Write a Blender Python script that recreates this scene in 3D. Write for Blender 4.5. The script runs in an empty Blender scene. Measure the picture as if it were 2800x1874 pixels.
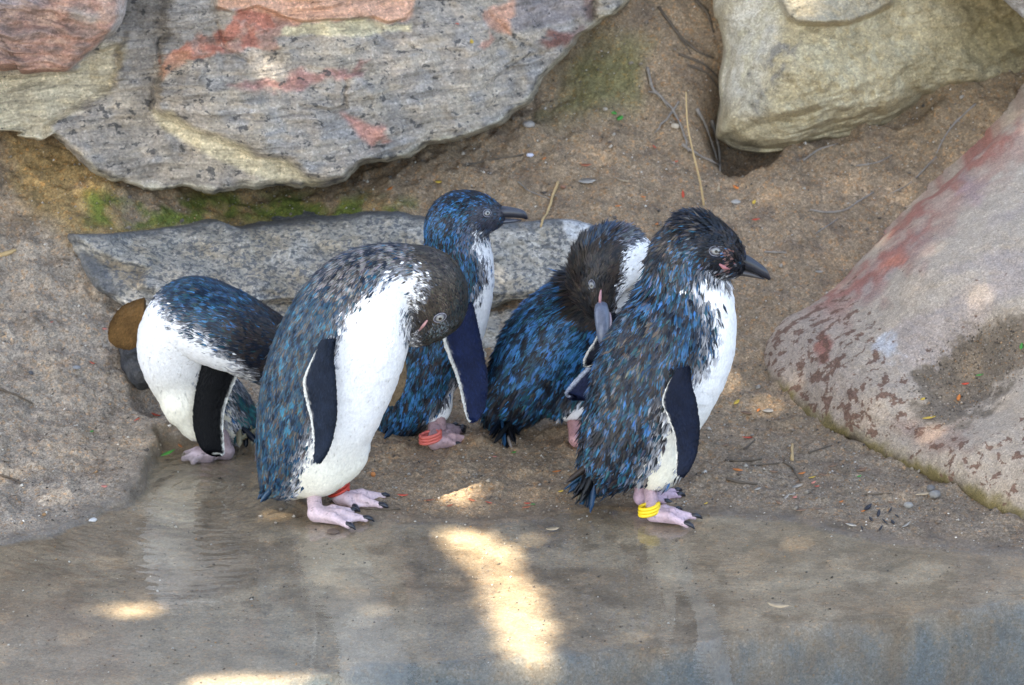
import bpy, math, random
import numpy as np
from mathutils import Vector, Matrix

# ------------------------------------------------------------------ camera, world, sun, exposure
scene = bpy.context.scene
PITCH = math.radians(20.0)
DIST, FPX = 6.0, 15900.0                       # metres to the birds, focal length in photo pixels
SP, CP = math.sin(PITCH), math.cos(PITCH)
CAM = np.array([0.0, -DIST * CP, 0.196 + DIST * SP])
cam_d = bpy.data.cameras.new("camera")
cam = bpy.data.objects.new("camera", cam_d)
scene.collection.objects.link(cam)
cam.location = CAM
cam.rotation_euler = (math.pi / 2 - PITCH, 0, 0)
cam_d.sensor_width = 36.0
cam_d.lens = FPX * 36.0 / 2800.0
cam_d.clip_start, cam_d.clip_end = 0.1, 200.0
cam_d.dof.use_dof = True
cam_d.dof.focus_distance = 6.02
cam_d.dof.aperture_fstop = 14.0
scene.camera = cam

SUN_DIR = Vector((-0.34, -0.36, 0.87)).normalized()     # towards the sun
world = bpy.data.worlds.new("World")
scene.world = world
world.use_nodes = True
wn = world.node_tree
bg = wn.nodes["Background"]
sky = wn.nodes.new("ShaderNodeTexSky")
sky.sky_type = 'NISHITA'
sky.sun_disc = False
sky.sun_elevation = math.asin(SUN_DIR.z)
sky.sun_rotation = math.atan2(SUN_DIR.x, SUN_DIR.y)
sky.air_density = 0.8
sky.dust_density = 2.0
sky.ozone_density = 0.0
wn.links.new(sky.outputs[0], bg.inputs[0])
bg.inputs[1].default_value = 0.15
sun_l = bpy.data.lights.new("sun", 'SUN')
sun_l.energy = 4.0
sun_l.angle = math.radians(0.5)
sun_l.color = (1.0, 0.94, 0.84)
sun = bpy.data.objects.new("sun", sun_l)
scene.collection.objects.link(sun)
sun.location = SUN_DIR * 20
sun.rotation_euler = SUN_DIR.to_track_quat('Z', 'Y').to_euler()
vs = scene.view_settings
vs.view_transform = 'Standard'
vs.look = 'None'
vs.gamma = 1.0
vs.use_curve_mapping = False
vs.exposure = 2.6
vs.use_white_balance = True                    # the camera's balance for open shade
vs.white_balance_temperature = 7300
vs.white_balance_tint = 7
scene.cycles.use_denoising = True
scene.cycles.max_bounces = 4
scene.cycles.transparent_max_bounces = 8

rng = np.random.default_rng(7)
random.seed(7)

# ------------------------------------------------------------------ picture <-> place
def ray(px, py):
    a = (np.asarray(px, float) - 1400.0) / FPX
    b = (937.0 - np.asarray(py, float)) / FPX
    return np.stack([a, CP + b * SP, -SP + b * CP], -1)

def P(px, py, Y):
    """the point on the ray through photo pixel (px, py) at depth Y"""
    d = ray(px, py)
    t = (np.asarray(Y, float) - CAM[1]) / d[..., 1]
    return CAM + d * t[..., None]

def PZ(px, py, z):
    d = ray(px, py)
    t = (np.asarray(z, float) - CAM[2]) / d[..., 2]
    return CAM + d * t[..., None]

def pix(p):
    q = np.asarray(p, float) - CAM
    f = q[..., 1] * CP - q[..., 2] * SP
    u = q[..., 1] * SP + q[..., 2] * CP
    return 1400 + FPX * q[..., 0] / f, 937 - FPX * u / f

PPM = FPX / DIST                                # photo pixels per metre at the birds

# ------------------------------------------------------------------ noise
_perm = np.random.default_rng(3).permutation(256)
_perm = np.concatenate([_perm, _perm, _perm])
_g = np.random.default_rng(5).normal(size=(256, 3))
_g /= np.linalg.norm(_g, axis=1)[:, None]

def perlin(p):
    p = np.asarray(p, np.float64)
    i = np.floor(p).astype(np.int64)
    f = (p - i).astype(np.float32)
    i &= 255
    w = f * f * f * (f * (f * 6 - 15) + 10)
    out = np.zeros(p.shape[:-1], np.float32)
    g = _g.astype(np.float32)
    for dx in (0, 1):
        wx = w[..., 0] if dx else 1 - w[..., 0]
        a = _perm[i[..., 0] + dx]
        for dy in (0, 1):
            wy = w[..., 1] if dy else 1 - w[..., 1]
            b = _perm[a + i[..., 1] + dy]
            for dz in (0, 1):
                wz = w[..., 2] if dz else 1 - w[..., 2]
                h = _perm[b + i[..., 2] + dz]
                gr = g[h]
                out += wx * wy * wz * (gr[..., 0] * (f[..., 0] - dx) + gr[..., 1] * (f[..., 1] - dy) + gr[..., 2] * (f[..., 2] - dz))
    return out * 1.6

def fbm(p, octv=4, gain=0.5):
    p = np.asarray(p, float)
    s, a = 0, 1.0
    for k in range(octv):
        s = s + a * perlin(p * 2 ** k + 17.3 * k)
        a *= gain
    return s

def sstep(a, b, x):
    t = np.clip((x - a) / (b - a), 0, 1)
    return t * t * (3 - 2 * t)

def poly_sd(x, y, poly):
    """signed distance to a polygon, positive inside"""
    poly = np.asarray(poly, float)
    n = len(poly)
    d = np.full(np.shape(x), 1e18)
    ins = np.zeros(np.shape(x), bool)
    for k in range(n):
        ax, ay = poly[k]
        bx, by = poly[(k + 1) % n]
        ex, ey = bx - ax, by - ay
        L = ex * ex + ey * ey + 1e-12
        t = np.clip(((x - ax) * ex + (y - ay) * ey) / L, 0, 1)
        d = np.minimum(d, (x - ax - t * ex) ** 2 + (y - ay - t * ey) ** 2)
        c = ((ay > y) != (by > y)) & (x < ex * (y - ay) / (ey if abs(ey) > 1e-9 else 1e-9) + ax)
        ins ^= c
    d = np.sqrt(d)
    return np.where(ins, d, -d)

def line_d(x, y, pts):
    d = np.full(np.shape(x), 1e18)
    for (ax, ay), (bx, by) in zip(pts[:-1], pts[1:]):
        ex, ey = bx - ax, by - ay
        t = np.clip(((x - ax) * ex + (y - ay) * ey) / (ex * ex + ey * ey + 1e-12), 0, 1)
        d = np.minimum(d, np.hypot(x - ax - t * ex, y - ay - t * ey))
    return d

class TPS:
    """thin plate surface through a few known points"""
    def __init__(self, xy, v, reg=1e-5):
        self.c = np.asarray(xy, float)
        n = len(self.c)
        K = self._k(self.c) + reg * np.eye(n)
        Q = np.hstack([np.ones((n, 1)), self.c])
        A = np.block([[K, Q], [Q.T, np.zeros((3, 3))]])
        self.w = np.linalg.solve(A, np.concatenate([np.asarray(v, float), np.zeros(3)]))
    def _k(self, p):
        r2 = ((p[:, None, :] - self.c[None]) ** 2).sum(-1)
        return 0.5 * r2 * np.log(r2 + 1e-12)
    def __call__(self, x, y):
        s = np.shape(x)
        p = np.stack([np.ravel(x), np.ravel(y)], -1).astype(float)
        out = np.empty(len(p))
        n = len(self.c)
        for a in range(0, len(p), 60000):
            q = p[a:a + 60000]
            out[a:a + 60000] = self._k(q) @ self.w[:n] + self.w[n] + q @ self.w[n + 1:]
        return out.reshape(s)

def catmull(pts, n, closed=False):
    pts = np.asarray(pts, float)
    m = len(pts)
    if closed:
        ext = np.vstack([pts[-1], pts, pts[:2]])
        seg = m
    else:
        ext = np.vstack([2 * pts[0] - pts[1], pts, 2 * pts[-1] - pts[-2]])
        seg = m - 1
    t = np.linspace(0, seg, n, endpoint=not closed)
    i = np.minimum(t.astype(int), seg - 1)
    f = (t - i)[:, None]
    a, b, c, d = ext[i], ext[i + 1], ext[i + 2], ext[i + 3]
    return 0.5 * (2 * b + (c - a) * f + (2 * a - 5 * b + 4 * c - d) * f * f + (3 * b - a - 3 * c + d) * f ** 3)

# ------------------------------------------------------------------ mesh helpers
def mk(name, verts, faces, mat, parent=None, origin=None, col=None, smooth=True, alpha=None):
    verts = np.asarray(verts, np.float64)
    if origin is None:
        origin = (0, 0, 0) if parent is None else parent["_o"]
    origin = np.asarray(origin, float)
    me = bpy.data.meshes.new(name)
    v = (verts - origin).astype(np.float32)
    if isinstance(faces, np.ndarray):
        k = faces.shape[1]
        me.vertices.add(len(v))
        me.vertices.foreach_set("co", v.ravel())
        me.loops.add(faces.size)
        me.polygons.add(len(faces))
        me.loops.foreach_set("vertex_index", faces.astype(np.int32).ravel())
        me.polygons.foreach_set("loop_start", np.arange(0, faces.size, k, dtype=np.int32))
        me.update(calc_edges=True)
        me.validate()
    else:
        me.from_pydata(v.tolist(), [], faces)
        me.update()
    if smooth:
        me.polygons.foreach_set("use_smooth", np.ones(len(me.polygons), bool))
    if col is not None:
        at = me.color_attributes.new("Col", 'FLOAT_COLOR', 'POINT')
        c = np.ones((len(v), 4), np.float32)
        c[:, :3] = col
        if alpha is not None:
            c[:, 3] = alpha
        at.data.foreach_set("color", c.ravel())
    me.materials.append(mat)
    o = bpy.data.objects.new(name, me)
    scene.collection.objects.link(o)
    if parent is None:
        o.location = origin
    else:
        o.parent = parent
    o["_o"] = [float(c) for c in origin]
    return o

def tag(o, label=None, cat=None, group=None, kind=None):
    if label: o["label"] = label
    if cat: o["category"] = cat
    if group: o["group"] = group
    if kind: o["kind"] = kind
    return o

def empty(name, loc):
    o = bpy.data.objects.new(name, None)
    scene.collection.objects.link(o)
    o.location = loc
    o.empty_display_size = 0.05
    o["_o"] = [float(c) for c in loc]
    return o

def grid_faces(nr, nc, wrap=False):
    r = np.arange(nr - 1)[:, None]
    c = np.arange(nc if wrap else nc - 1)[None]
    c2 = (c + 1) % nc
    return np.stack([r * nc + c, r * nc + c2, (r + 1) * nc + c2, (r + 1) * nc + c], -1).reshape(-1, 4)

def rings(R, cap=True):
    """R: (n, m, 3) rings -> verts, faces"""
    n, m = R.shape[:2]
    v = R.reshape(-1, 3)
    f = [tuple(x) for x in grid_faces(n, m, True)]
    if cap:
        v = np.vstack([v, R[0].mean(0), R[-1].mean(0)])
        a, b = n * m, n * m + 1
        f += [((k + 1) % m, k, a) for k in range(m)]
        f += [((n - 1) * m + k, (n - 1) * m + (k + 1) % m, b) for k in range(m)]
    return v, f

def tube(pts, rad, m=8, flat=None, up=(0, 0, 1)):
    """tube along pts; flat = second radius list for an oval section (rad is along the side axis)"""
    pts = np.asarray(pts, float)
    rad = np.broadcast_to(np.asarray(rad, float), len(pts))
    r2 = rad if flat is None else np.broadcast_to(np.asarray(flat, float), len(pts))
    T = np.gradient(pts, axis=0)
    T /= np.linalg.norm(T, axis=1)[:, None] + 1e-12
    up = np.asarray(up, float)
    S = np.cross(T, up)
    bad = np.linalg.norm(S, axis=1) < 1e-3
    S[bad] = np.cross(T[bad], (0.3, 1, 0.1))
    S /= np.linalg.norm(S, axis=1)[:, None]
    N = np.cross(S, T)
    a = np.linspace(0, 2 * np.pi, m, endpoint=False)
    R = pts[:, None] + S[:, None] * (np.cos(a)[None, :, None] * rad[:, None, None]) + N[:, None] * (np.sin(a)[None, :, None] * r2[:, None, None])
    return rings(R)

# ------------------------------------------------------------------ materials
class NT:
    def __init__(self, name):
        self.m = bpy.data.materials.new(name)
        self.m.use_nodes = True
        self.t = self.m.node_tree
        self.b = self.t.nodes["Principled BSDF"]
        self.out = self.t.nodes["Material Output"]
    def n(self, kind, **kw):
        x = self.t.nodes.new("ShaderNode" + kind)
        for k, v in kw.items():
            setattr(x, k, v)
        return x
    def l(self, a, b):
        self.t.links.new(a, b)
    def val(self, sock, v):
        if hasattr(v, "is_linked"):
            self.l(v, sock)
        else:
            sock.default_value = v
    def coords(self, scale=(1, 1, 1), rot=(0, 0, 0)):
        tc = self.n("TexCoord")
        mp = self.n("Mapping")
        mp.inputs["Scale"].default_value = scale
        mp.inputs["Rotation"].default_value = rot
        self.l(tc.outputs["Object"], mp.inputs["Vector"])
        return mp.outputs[0]
    def noise(self, vec, scale, detail=3.0, rough=0.55, dist=0.0):
        x = self.n("TexNoise")
        self.l(vec, x.inputs["Vector"])
        x.inputs["Scale"].default_value = scale
        x.inputs["Detail"].default_value = detail
        x.inputs["Roughness"].default_value = rough
        x.inputs["Distortion"].default_value = dist
        return x.outputs[0]
    def voro(self, vec, scale, feature='F1', out="Color"):
        x = self.n("TexVoronoi", feature=feature)
        self.l(vec, x.inputs["Vector"])
        x.inputs["Scale"].default_value = scale
        return x.outputs[out]
    def ramp(self, v, stops, interp='LINEAR'):
        x = self.n("ValToRGB")
        x.color_ramp.interpolation = interp
        e = x.color_ramp.elements
        while len(e) < len(stops):
            e.new(0.5)
        for k, (p, c) in enumerate(stops):
            e[k].position = p
            e[k].color = (c, c, c, 1) if isinstance(c, (int, float)) else (*c, 1)
        self.l(v, x.inputs[0])
        return x.outputs[0]
    def math(self, op, a, b=0.0, clamp=False):
        x = self.n("Math", operation=op, use_clamp=clamp)
        self.val(x.inputs[0], a)
        self.val(x.inputs[1], b)
        return x.outputs[0]
    def mix(self, f, a, b, mode='MIX'):
        x = self.n("Mix", data_type='RGBA', blend_type=mode)
        self.val(x.inputs[0], f)
        for s, v in ((x.inputs[6], a), (x.inputs[7], b)):
            if isinstance(v, tuple) and len(v) == 3:
                v = (*v, 1)
            self.val(s, v)
        return x.outputs[2]
    def attr(self, name="Col"):
        x = self.n("Attribute")
        x.attribute_name = name
        return x
    def bump(self, h, strength, dist, prev=None):
        x = self.n("Bump")
        x.inputs["Strength"].default_value = strength
        x.inputs["Distance"].default_value = dist
        self.l(h, x.inputs["Height"])
        if prev is not None:
            self.l(prev, x.inputs["Normal"])
        return x.outputs[0]
    def done(self, base=None, rough=None, normal=None, spec=None):
        if base is not None: self.val(self.b.inputs["Base Color"], (*base, 1) if isinstance(base, tuple) and len(base) == 3 else base)
        if rough is not None: self.val(self.b.inputs["Roughness"], rough)
        if normal is not None: self.l(normal, self.b.inputs["Normal"])
        if spec is not None: self.b.inputs["Specular IOR Level"].default_value = spec
        return self.m

def simple_mat(name, col, rough=0.6, var=0.25, scale=120.0, spec=0.4, bump=0.15):
    n = NT(name)
    c = n.coords()
    v = n.noise(c, scale, 3)
    k = n.ramp(v, [(0.25, 1 - var), (0.75, 1 + var)])
    return n.done(n.mix(1.0, col, k, 'MULTIPLY'), rough, n.bump(v, bump, 0.001), spec)

def ground_mat():
    n = NT("sandy_soil")
    c = n.coords()
    a = n.attr()
    grain = n.voro(c, 330.0)
    g2 = n.voro(c, 700.0)
    sep = n.n("SeparateColor"); n.l(grain, sep.inputs[0])
    sep2 = n.n("SeparateColor"); n.l(g2, sep2.inputs[0])
    k = n.ramp(sep.outputs[0], [(0.0, 0.58), (0.25, 0.84), (0.7, 1.06), (0.93, 1.25), (1.0, 1.7)])
    k2 = n.ramp(sep2.outputs[1], [(0.0, 0.6), (0.5, 1.0), (1.0, 1.4)])
    tint = n.ramp(sep.outputs[2], [(0.0, (0.95, 0.97, 1.0)), (0.6, (1, 1, 1)), (0.85, (1.1, 0.98, 0.85)), (1.0, (1.35, 0.95, 0.6))])
    wetm = a.outputs["Alpha"]                  # 1 dry .. 0 under water
    base = n.mix(n.math('MAXIMUM', n.math('MULTIPLY', wetm, 0.6), 0.38), a.outputs["Color"], n.mix(1.0, a.outputs["Color"], n.mix(1.0, k, tint, 'MULTIPLY'), 'MULTIPLY'))
    base = n.mix(n.math('MULTIPLY_ADD', wetm, 0.4), base, n.mix(1.0, base, k2, 'MULTIPLY'))
    big = n.noise(c, 22.0, 5, 0.65)
    base = n.mix(1.0, base, n.ramp(big, [(0.3, 0.78), (0.7, 1.22)]), 'MULTIPLY')
    h = n.math('ADD', sep.outputs[0], n.noise(c, 160.0, 4))
    nb = n.bump(h, 0.55, 0.0016)
    rg = n.ramp(wetm, [(0.0, 0.5), (0.2, 0.28), (0.45, 0.45), (0.8, 0.92)])
    return n.done(base, rg, nb, 0.3)

def rock_mat(name, spot, spot_scale=70.0, stretch=(1, 1, 1.6), bump=0.5, streak=0.0, fine=260.0, thr=0.0, var=0.25, dark_pits=0.6, grit=0.28, small=0.0):
    """colour attribute with lichen blotches (attribute alpha = how many) and fine relief"""
    n = NT(name)
    a = n.attr()
    c = n.coords(stretch)
    c1 = n.coords()
    s1 = n.noise(c, spot_scale, 3, 0.6, 0.3)
    s2 = n.noise(c1, 14.0, 2)
    dens = n.math('ADD', n.math('MULTIPLY', a.outputs["Alpha"], 0.22), n.math('MULTIPLY', s2, 0.12))
    lim = n.math('SUBTRACT', n.math('ADD', s1, dens), 0.77 + thr)
    m = n.math('MULTIPLY', lim, 26.0, True)
    base = n.mix(n.math('MULTIPLY', m, 0.85), a.outputs["Color"], spot)
    if small:
        s3 = n.noise(c1, spot_scale * 3.1, 3, 0.6)
        m3 = n.math('MULTIPLY', n.math('SUBTRACT', n.math('ADD', s3, n.math('MULTIPLY', a.outputs["Alpha"], 0.10)), 0.72), 22.0, True)
        base = n.mix(n.math('MULTIPLY', m3, small), base, spot)
    v = n.noise(c1, 45.0, 6, 0.7)
    f = n.noise(c1, fine, 3, 0.6)
    base = n.mix(1.0, base, n.ramp(v, [(0.3, 1 - var), (0.7, 1 + var)]), 'MULTIPLY')
    base = n.mix(1.0, base, n.ramp(f, [(0.2, 1 - dark_pits), (0.42, 1.0), (0.6, 1.04), (0.85, 1.35)]), 'MULTIPLY')
    cs = n.coords((9, 9, 110), (0.0, 0.12, 0.0))
    st = n.noise(cs, 1.0, 5, 0.6, 0.4)
    if streak:
        base = n.mix(streak, base, n.mix(1.0, base, n.ramp(st, [(0.3, 0.5), (0.5, 1.0), (0.75, 1.35)]), 'MULTIPLY'))
    sp = n.n("SeparateColor"); n.l(n.voro(c1, fine * 1.7), sp.inputs[0])
    base = n.mix(1.0, base, n.ramp(sp.outputs[0], [(0.0, 1 - grit), (0.3, 1 - grit * 0.4), (0.6, 1.0), (0.9, 1 + grit * 0.6), (1.0, 1 + grit * 1.5)]), 'MULTIPLY')
    c3 = n.coords((26, 26, 300), (0.0, 0.10, 0.0))
    st2 = n.noise(c3, 1.0, 4, 0.65, 0.5)
    if streak:
        base = n.mix(streak, base, n.mix(1.0, base, n.ramp(st2, [(0.30, 0.40), (0.40, 0.92), (0.6, 1.05), (0.75, 1.35)]), 'MULTIPLY'))
    nb = n.bump(v, bump, 0.004)
    nb = n.bump(f, bump * 0.6, 0.0012, nb)
    nb = n.bump(sp.outputs[0], bump * 0.5, 0.0008, nb)
    if streak:
        nb = n.bump(st, streak, 0.003, nb)
    return n.done(base, 0.82, nb, 0.35)

def col_mat(name, rough=0.5, spec=0.5, var=0.12, scale=200.0, bump=0.1, streak=None, sheen=0.0):
    """colour attribute with a little noise"""
    n = NT(name)
    a = n.attr()
    c = n.coords(streak or (1, 1, 1))
    v = n.noise(c, scale, 3)
    base = n.mix(1.0, a.outputs["Color"], n.ramp(v, [(0.25, 1 - var), (0.75, 1 + var)]), 'MULTIPLY')
    if sheen:
        n.b.inputs["Sheen Weight"].default_value = sheen
    return n.done(base, rough, n.bump(v, bump, 0.0008), spec)
# ------------------------------------------------------------------ ground
WATER_PX = [(-900, 1540), (0, 1490), (120, 1462), (240, 1425), (330, 1385), (395, 1335), (425, 1285), (432, 1235), (440, 1205),
            (520, 1200), (640, 1208), (730, 1225), (790, 1300), (800, 1372), (880, 1425), (1000, 1425), (1060, 1408), (1130, 1432), (1240, 1428),
            (1330, 1440), (1420, 1424), (1540, 1402), (1640, 1395), (1760, 1400), (1830, 1412), (1900, 1404), (2000, 1412), (2140, 1418),
            (2240, 1442), (2340, 1470), (2480, 1492), (2620, 1500), (2800, 1522), (3700, 1580), (4200, 4200), (-1500, 4200)]
_w = PZ([p[0] for p in WATER_PX], [p[1] for p in WATER_PX], 0.0)
WATER_XY = _w[:, :2]
_gp = [(0, 1480, -.06), (0, 1300, .10), (0, 1100, .24), (0, 900, .36), (0, 700, .47), (0, 500, .575), (0, 380, .63),
       (-600, 1300, .05), (-600, 900, .30), (-600, 500, .50),
       (250, 1380, .03), (250, 1300, .11), (250, 1000, .325), (250, 750, .455), (330, 620, .53), (300, 480, .60), (410, 1205, .215), (380, 1100, .295), (500, 950, .41),
       (640, 1190, .24), (1150, 1250, .185), (1700, 1250, .185), (1150, 1120, .315), (1700, 1120, .315), (1400, 1000, .40), (1400, 870, .48), (800, 1000, .40),
       (600, 570, .615), (1000, 560, .62), (1250, 500, .645), (1500, 500, .65), (1500, 620, .58), (1700, 650, .56), (800, 500, .70),
       (2050, 700, .545), (2050, 850, .465), (2050, 1000, .38), (2050, 1150, .275), (2000, 1300, .13), (2300, 1350, .08), (2500, 1460, -.03),
       (2050, 520, .655), (2300, 460, .69), (2500, 380, .735), (2580, 268, .772), (2680, 245, .79), (2800, 212, .805), (2850, 120, .86), (3100, 160, .84), (2500, 700, .56), (2800, 500, .62),
       (1980, 470, .70), (1500, 330, .745), (1700, 330, .75), (1700, 160, .83), (1700, 0, .885), (1850, 0, .90), (1500, 200, .83), (1900, 250, .80)]
_pp = P([g[0] for g in _gp], [g[1] for g in _gp], [g[2] for g in _gp])
_far = np.array([(-1.2, 1.4, .70), (0, 1.4, .70), (1.2, 1.4, .72), (-2, 2.5, 1.7), (0, 2.5, 1.7), (2, 2.5, 1.7), (-5, 6, 2.6), (0, 7, 2.8), (5, 6, 2.6),
                 (-1.5, .3, .12), (1.5, .3, .12), (-5, 1, .5), (5, 1, .5), (-5, -4, .0), (5, -4, .0), (0, -.2, 0), (.5, -.2, 0), (-.5, -.2, 0), (0, -4, .0)])
_all = np.vstack([_pp, _far])
ground_tps = TPS(_all[:, :2], _all[:, 2], 2e-5)

def pool_edge(x):
    """depth Y of the pool ledge"""
    return -0.362 + 0.16 * sstep(0.0, 0.62, x) - 0.14 * sstep(-0.05, -0.6, x) + 0.012 * np.sin(x * 9)

def _hole(px, py, Y, w, h, d):
    q = P(px, py, Y)
    return (q[0], q[1], w, h, d)
HOLES = [_hole(2038, 430, .785, .045, .068, .08), _hole(2270, 398, .75, .03, .02, .022), _hole(2450, 352, .78, .045, .02, .022), _hole(440, 1088, .30, .026, .03, .04)]

def H_all(x, y, detail=True):
    x = np.asarray(x, float); y = np.asarray(y, float)
    h = ground_tps(x, y)
    sd = poly_sd(x, y, WATER_XY)
    p2 = np.stack([x, y, 0 * x], -1)
    sd = sd + 0.010 * fbm(p2 * 18, 3) * sstep(0.12, 0.0, np.abs(sd))
    land = np.maximum(h, 0.0018 + 0.035 * np.clip(-sd, 0, 0.06))
    bank = sstep(-0.08, 0.0, sd) * sstep(-0.10, -0.22, x) * sstep(0.02, 0.1, y) * sstep(0.36, 0.28, y)
    land = land + 0.010 * bank * sstep(0.0, -0.006, sd)
    bed = -0.0012 - 0.012 * np.clip(sd, 0, 0.4) - 0.004 * sstep(0.02, 0.15, sd)
    led = pool_edge(x) + 0.01 * fbm(p2 * 9, 2)
    bed = bed - 0.16 * sstep(0.012, -0.03, y - led) - 0.3 * sstep(0, -2.5, y - led)
    for (hx, hy, hw, hh, hd) in HOLES:
        land = land - hd * np.exp(-(((x - hx) / hw) ** 2 + ((y - hy) / hh) ** 2) ** 2)
    pud = np.exp(-(((x + 0.31) / 0.07) ** 2 + ((y - 0.19) / 0.05) ** 2) ** 2)
    bed = bed - 0.009 * pud
    w = sstep(-0.003, 0.004, sd)
    z = land * (1 - w) + bed * w
    dry = sstep(0.012, -0.03, sd)
    if detail:
        z = z + (0.007 * fbm(p2 * 14, 3) + 0.004 * fbm(p2 * 46, 3)) * sstep(0.005, -0.10, sd)
        z = z + 0.0018 * fbm(p2 * 150, 3) * (0.12 + 0.88 * dry)
        z = z + 0.0012 * fbm(p2 * 30, 3) * (1 - dry)
        lump = np.clip(fbm(p2 * 75 + 9, 2) - 0.15, 0, 1)
        z = z + 0.0045 * lump * sstep(-0.01, -0.09, sd)
        z = np.where(sd < -0.004, np.maximum(z, 0.0006), np.where(sd > 0.004, np.minimum(z, -0.0006), z))
    return z, sd, led

def axis(a, b, d, lo, hi, grow=1.22):
    mid = np.arange(a, b, d)
    L, R, s = [], [], d
    v = a
    while v > lo:
        s *= grow; v -= s; L.append(v)
    s, v = d, mid[-1]
    while v < hi:
        s *= grow; v += s; R.append(v)
    return np.concatenate([L[::-1], mid, R])

gx = axis(-0.60, 0.60, 0.0024, -9, 9)
gy = axis(-0.48, 0.98, 0.0036, -7, 12)
GX, GY = np.meshgrid(gx, gy)
GZ, GSD, GLED = H_all(GX, GY)
gv = np.stack([GX, GY, GZ], -1)
gpx, gpy = pix(gv)
n1 = fbm(np.stack([GX, GY, GZ], -1) * 9, 4)
n2 = fbm(np.stack([GX, GY, GZ], -1) * 26 + 5, 4)
def mixc(c, m, k):
    return c * (1 - k[..., None]) + np.asarray(m, float) * k[..., None]
gc = np.zeros(GX.shape + (3,)) + np.array([0.215, 0.165, 0.118])
gc = mixc(gc, (0.255, 0.222, 0.19), sstep(-0.10, -0.42, GX + 0.05 * n1) * sstep(0.62, 0.45, GY))        # greyer bank
gc = mixc(gc, (0.17, 0.145, 0.12), sstep(0.12, 0.3, GX) * sstep(0.33, 0.1, GY) * 0.7)
gc = mixc(gc, (0.13, 0.10, 0.08), sstep(0.15, 0.6, n2) * 0.5 * sstep(0, -0.05, GSD))                     # humus
gc = mixc(gc, (0.27, 0.19, 0.085), sstep(-0.2, 0.3, n1 + 0.4) * sstep(-45, 30, poly_sd(gpx + 30 * n2, gpy + 30 * n1, [(20, 380), (150, 390), (420, 530), (950, 520), (1080, 590), (600, 640), (200, 660), (60, 560)])) * 0.85)
moss = poly_sd(gpx + 25 * n2, gpy + 25 * n1, [(250, 530), (420, 545), (760, 535), (1000, 545), (1120, 570), (1060, 605), (560, 600), (260, 615)])
gc = mixc(gc, (0.085, 0.12, 0.02), sstep(-35, 15, moss) * sstep(-0.5, 0.1, n2 + 0.6 * n1) * 0.9)
moss2 = poly_sd(gpx + 40 * n2, gpy + 40 * n1, [(1500, 260), (1600, 120), (1760, 100), (1740, 280), (1600, 330), (1480, 330)])
gc = mixc(gc, (0.13, 0.135, 0.05), sstep(-50, 60, moss2) * 0.65)
gc = mixc(gc, (0.15, 0.11, 0.065), sstep(0.30, 0.5, GX) * sstep(0.62, 0.8, GY) * 0.6)
gc = gc * np.array([1.12, 1.05, 0.94])
wet = sstep(-0.035, 0.004, GSD + 0.012 * n2)
gc = gc * (1 - 0.40 * wet)[..., None]
bed = np.zeros_like(gc) + np.array([0.20, 0.162, 0.122])
bed = mixc(bed, (0.26, 0.22, 0.17), sstep(-0.1, 0.4, n1))
bed = mixc(bed, (0.12, 0.095, 0.07), sstep(0.1, 0.5, n2) * 0.6)
bed = mixc(bed, (0.15, 0.105, 0.06), sstep(-0.35, -0.6, GX) * 0.5)
bed = mixc(bed, (0.26, 0.235, 0.20), sstep(-0.15, -0.33, GY) * sstep(0.2, -0.1, GX) * 0.7)
bed = mixc(bed, (0.105, 0.132, 0.155), sstep(0.025, -0.015, GY - GLED + 0.02 * n2))
bed = bed * np.array([1.12, 1.03, 0.90])
inw = sstep(0.0, 0.008, GSD)
gc = gc * (1 - inw)[..., None] + bed * inw[..., None]
M_ground = ground_mat()
ground = mk("ground", gv.reshape(-1, 3), grid_faces(len(gy), len(gx)), M_ground, col=gc.reshape(-1, 3), alpha=(1 - 0.75 * wet - 0.25 * inw).ravel())
tag(ground, kind="structure", label="brown sandy soil sloping down into a shallow muddy puddle and pool ledge")

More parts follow.
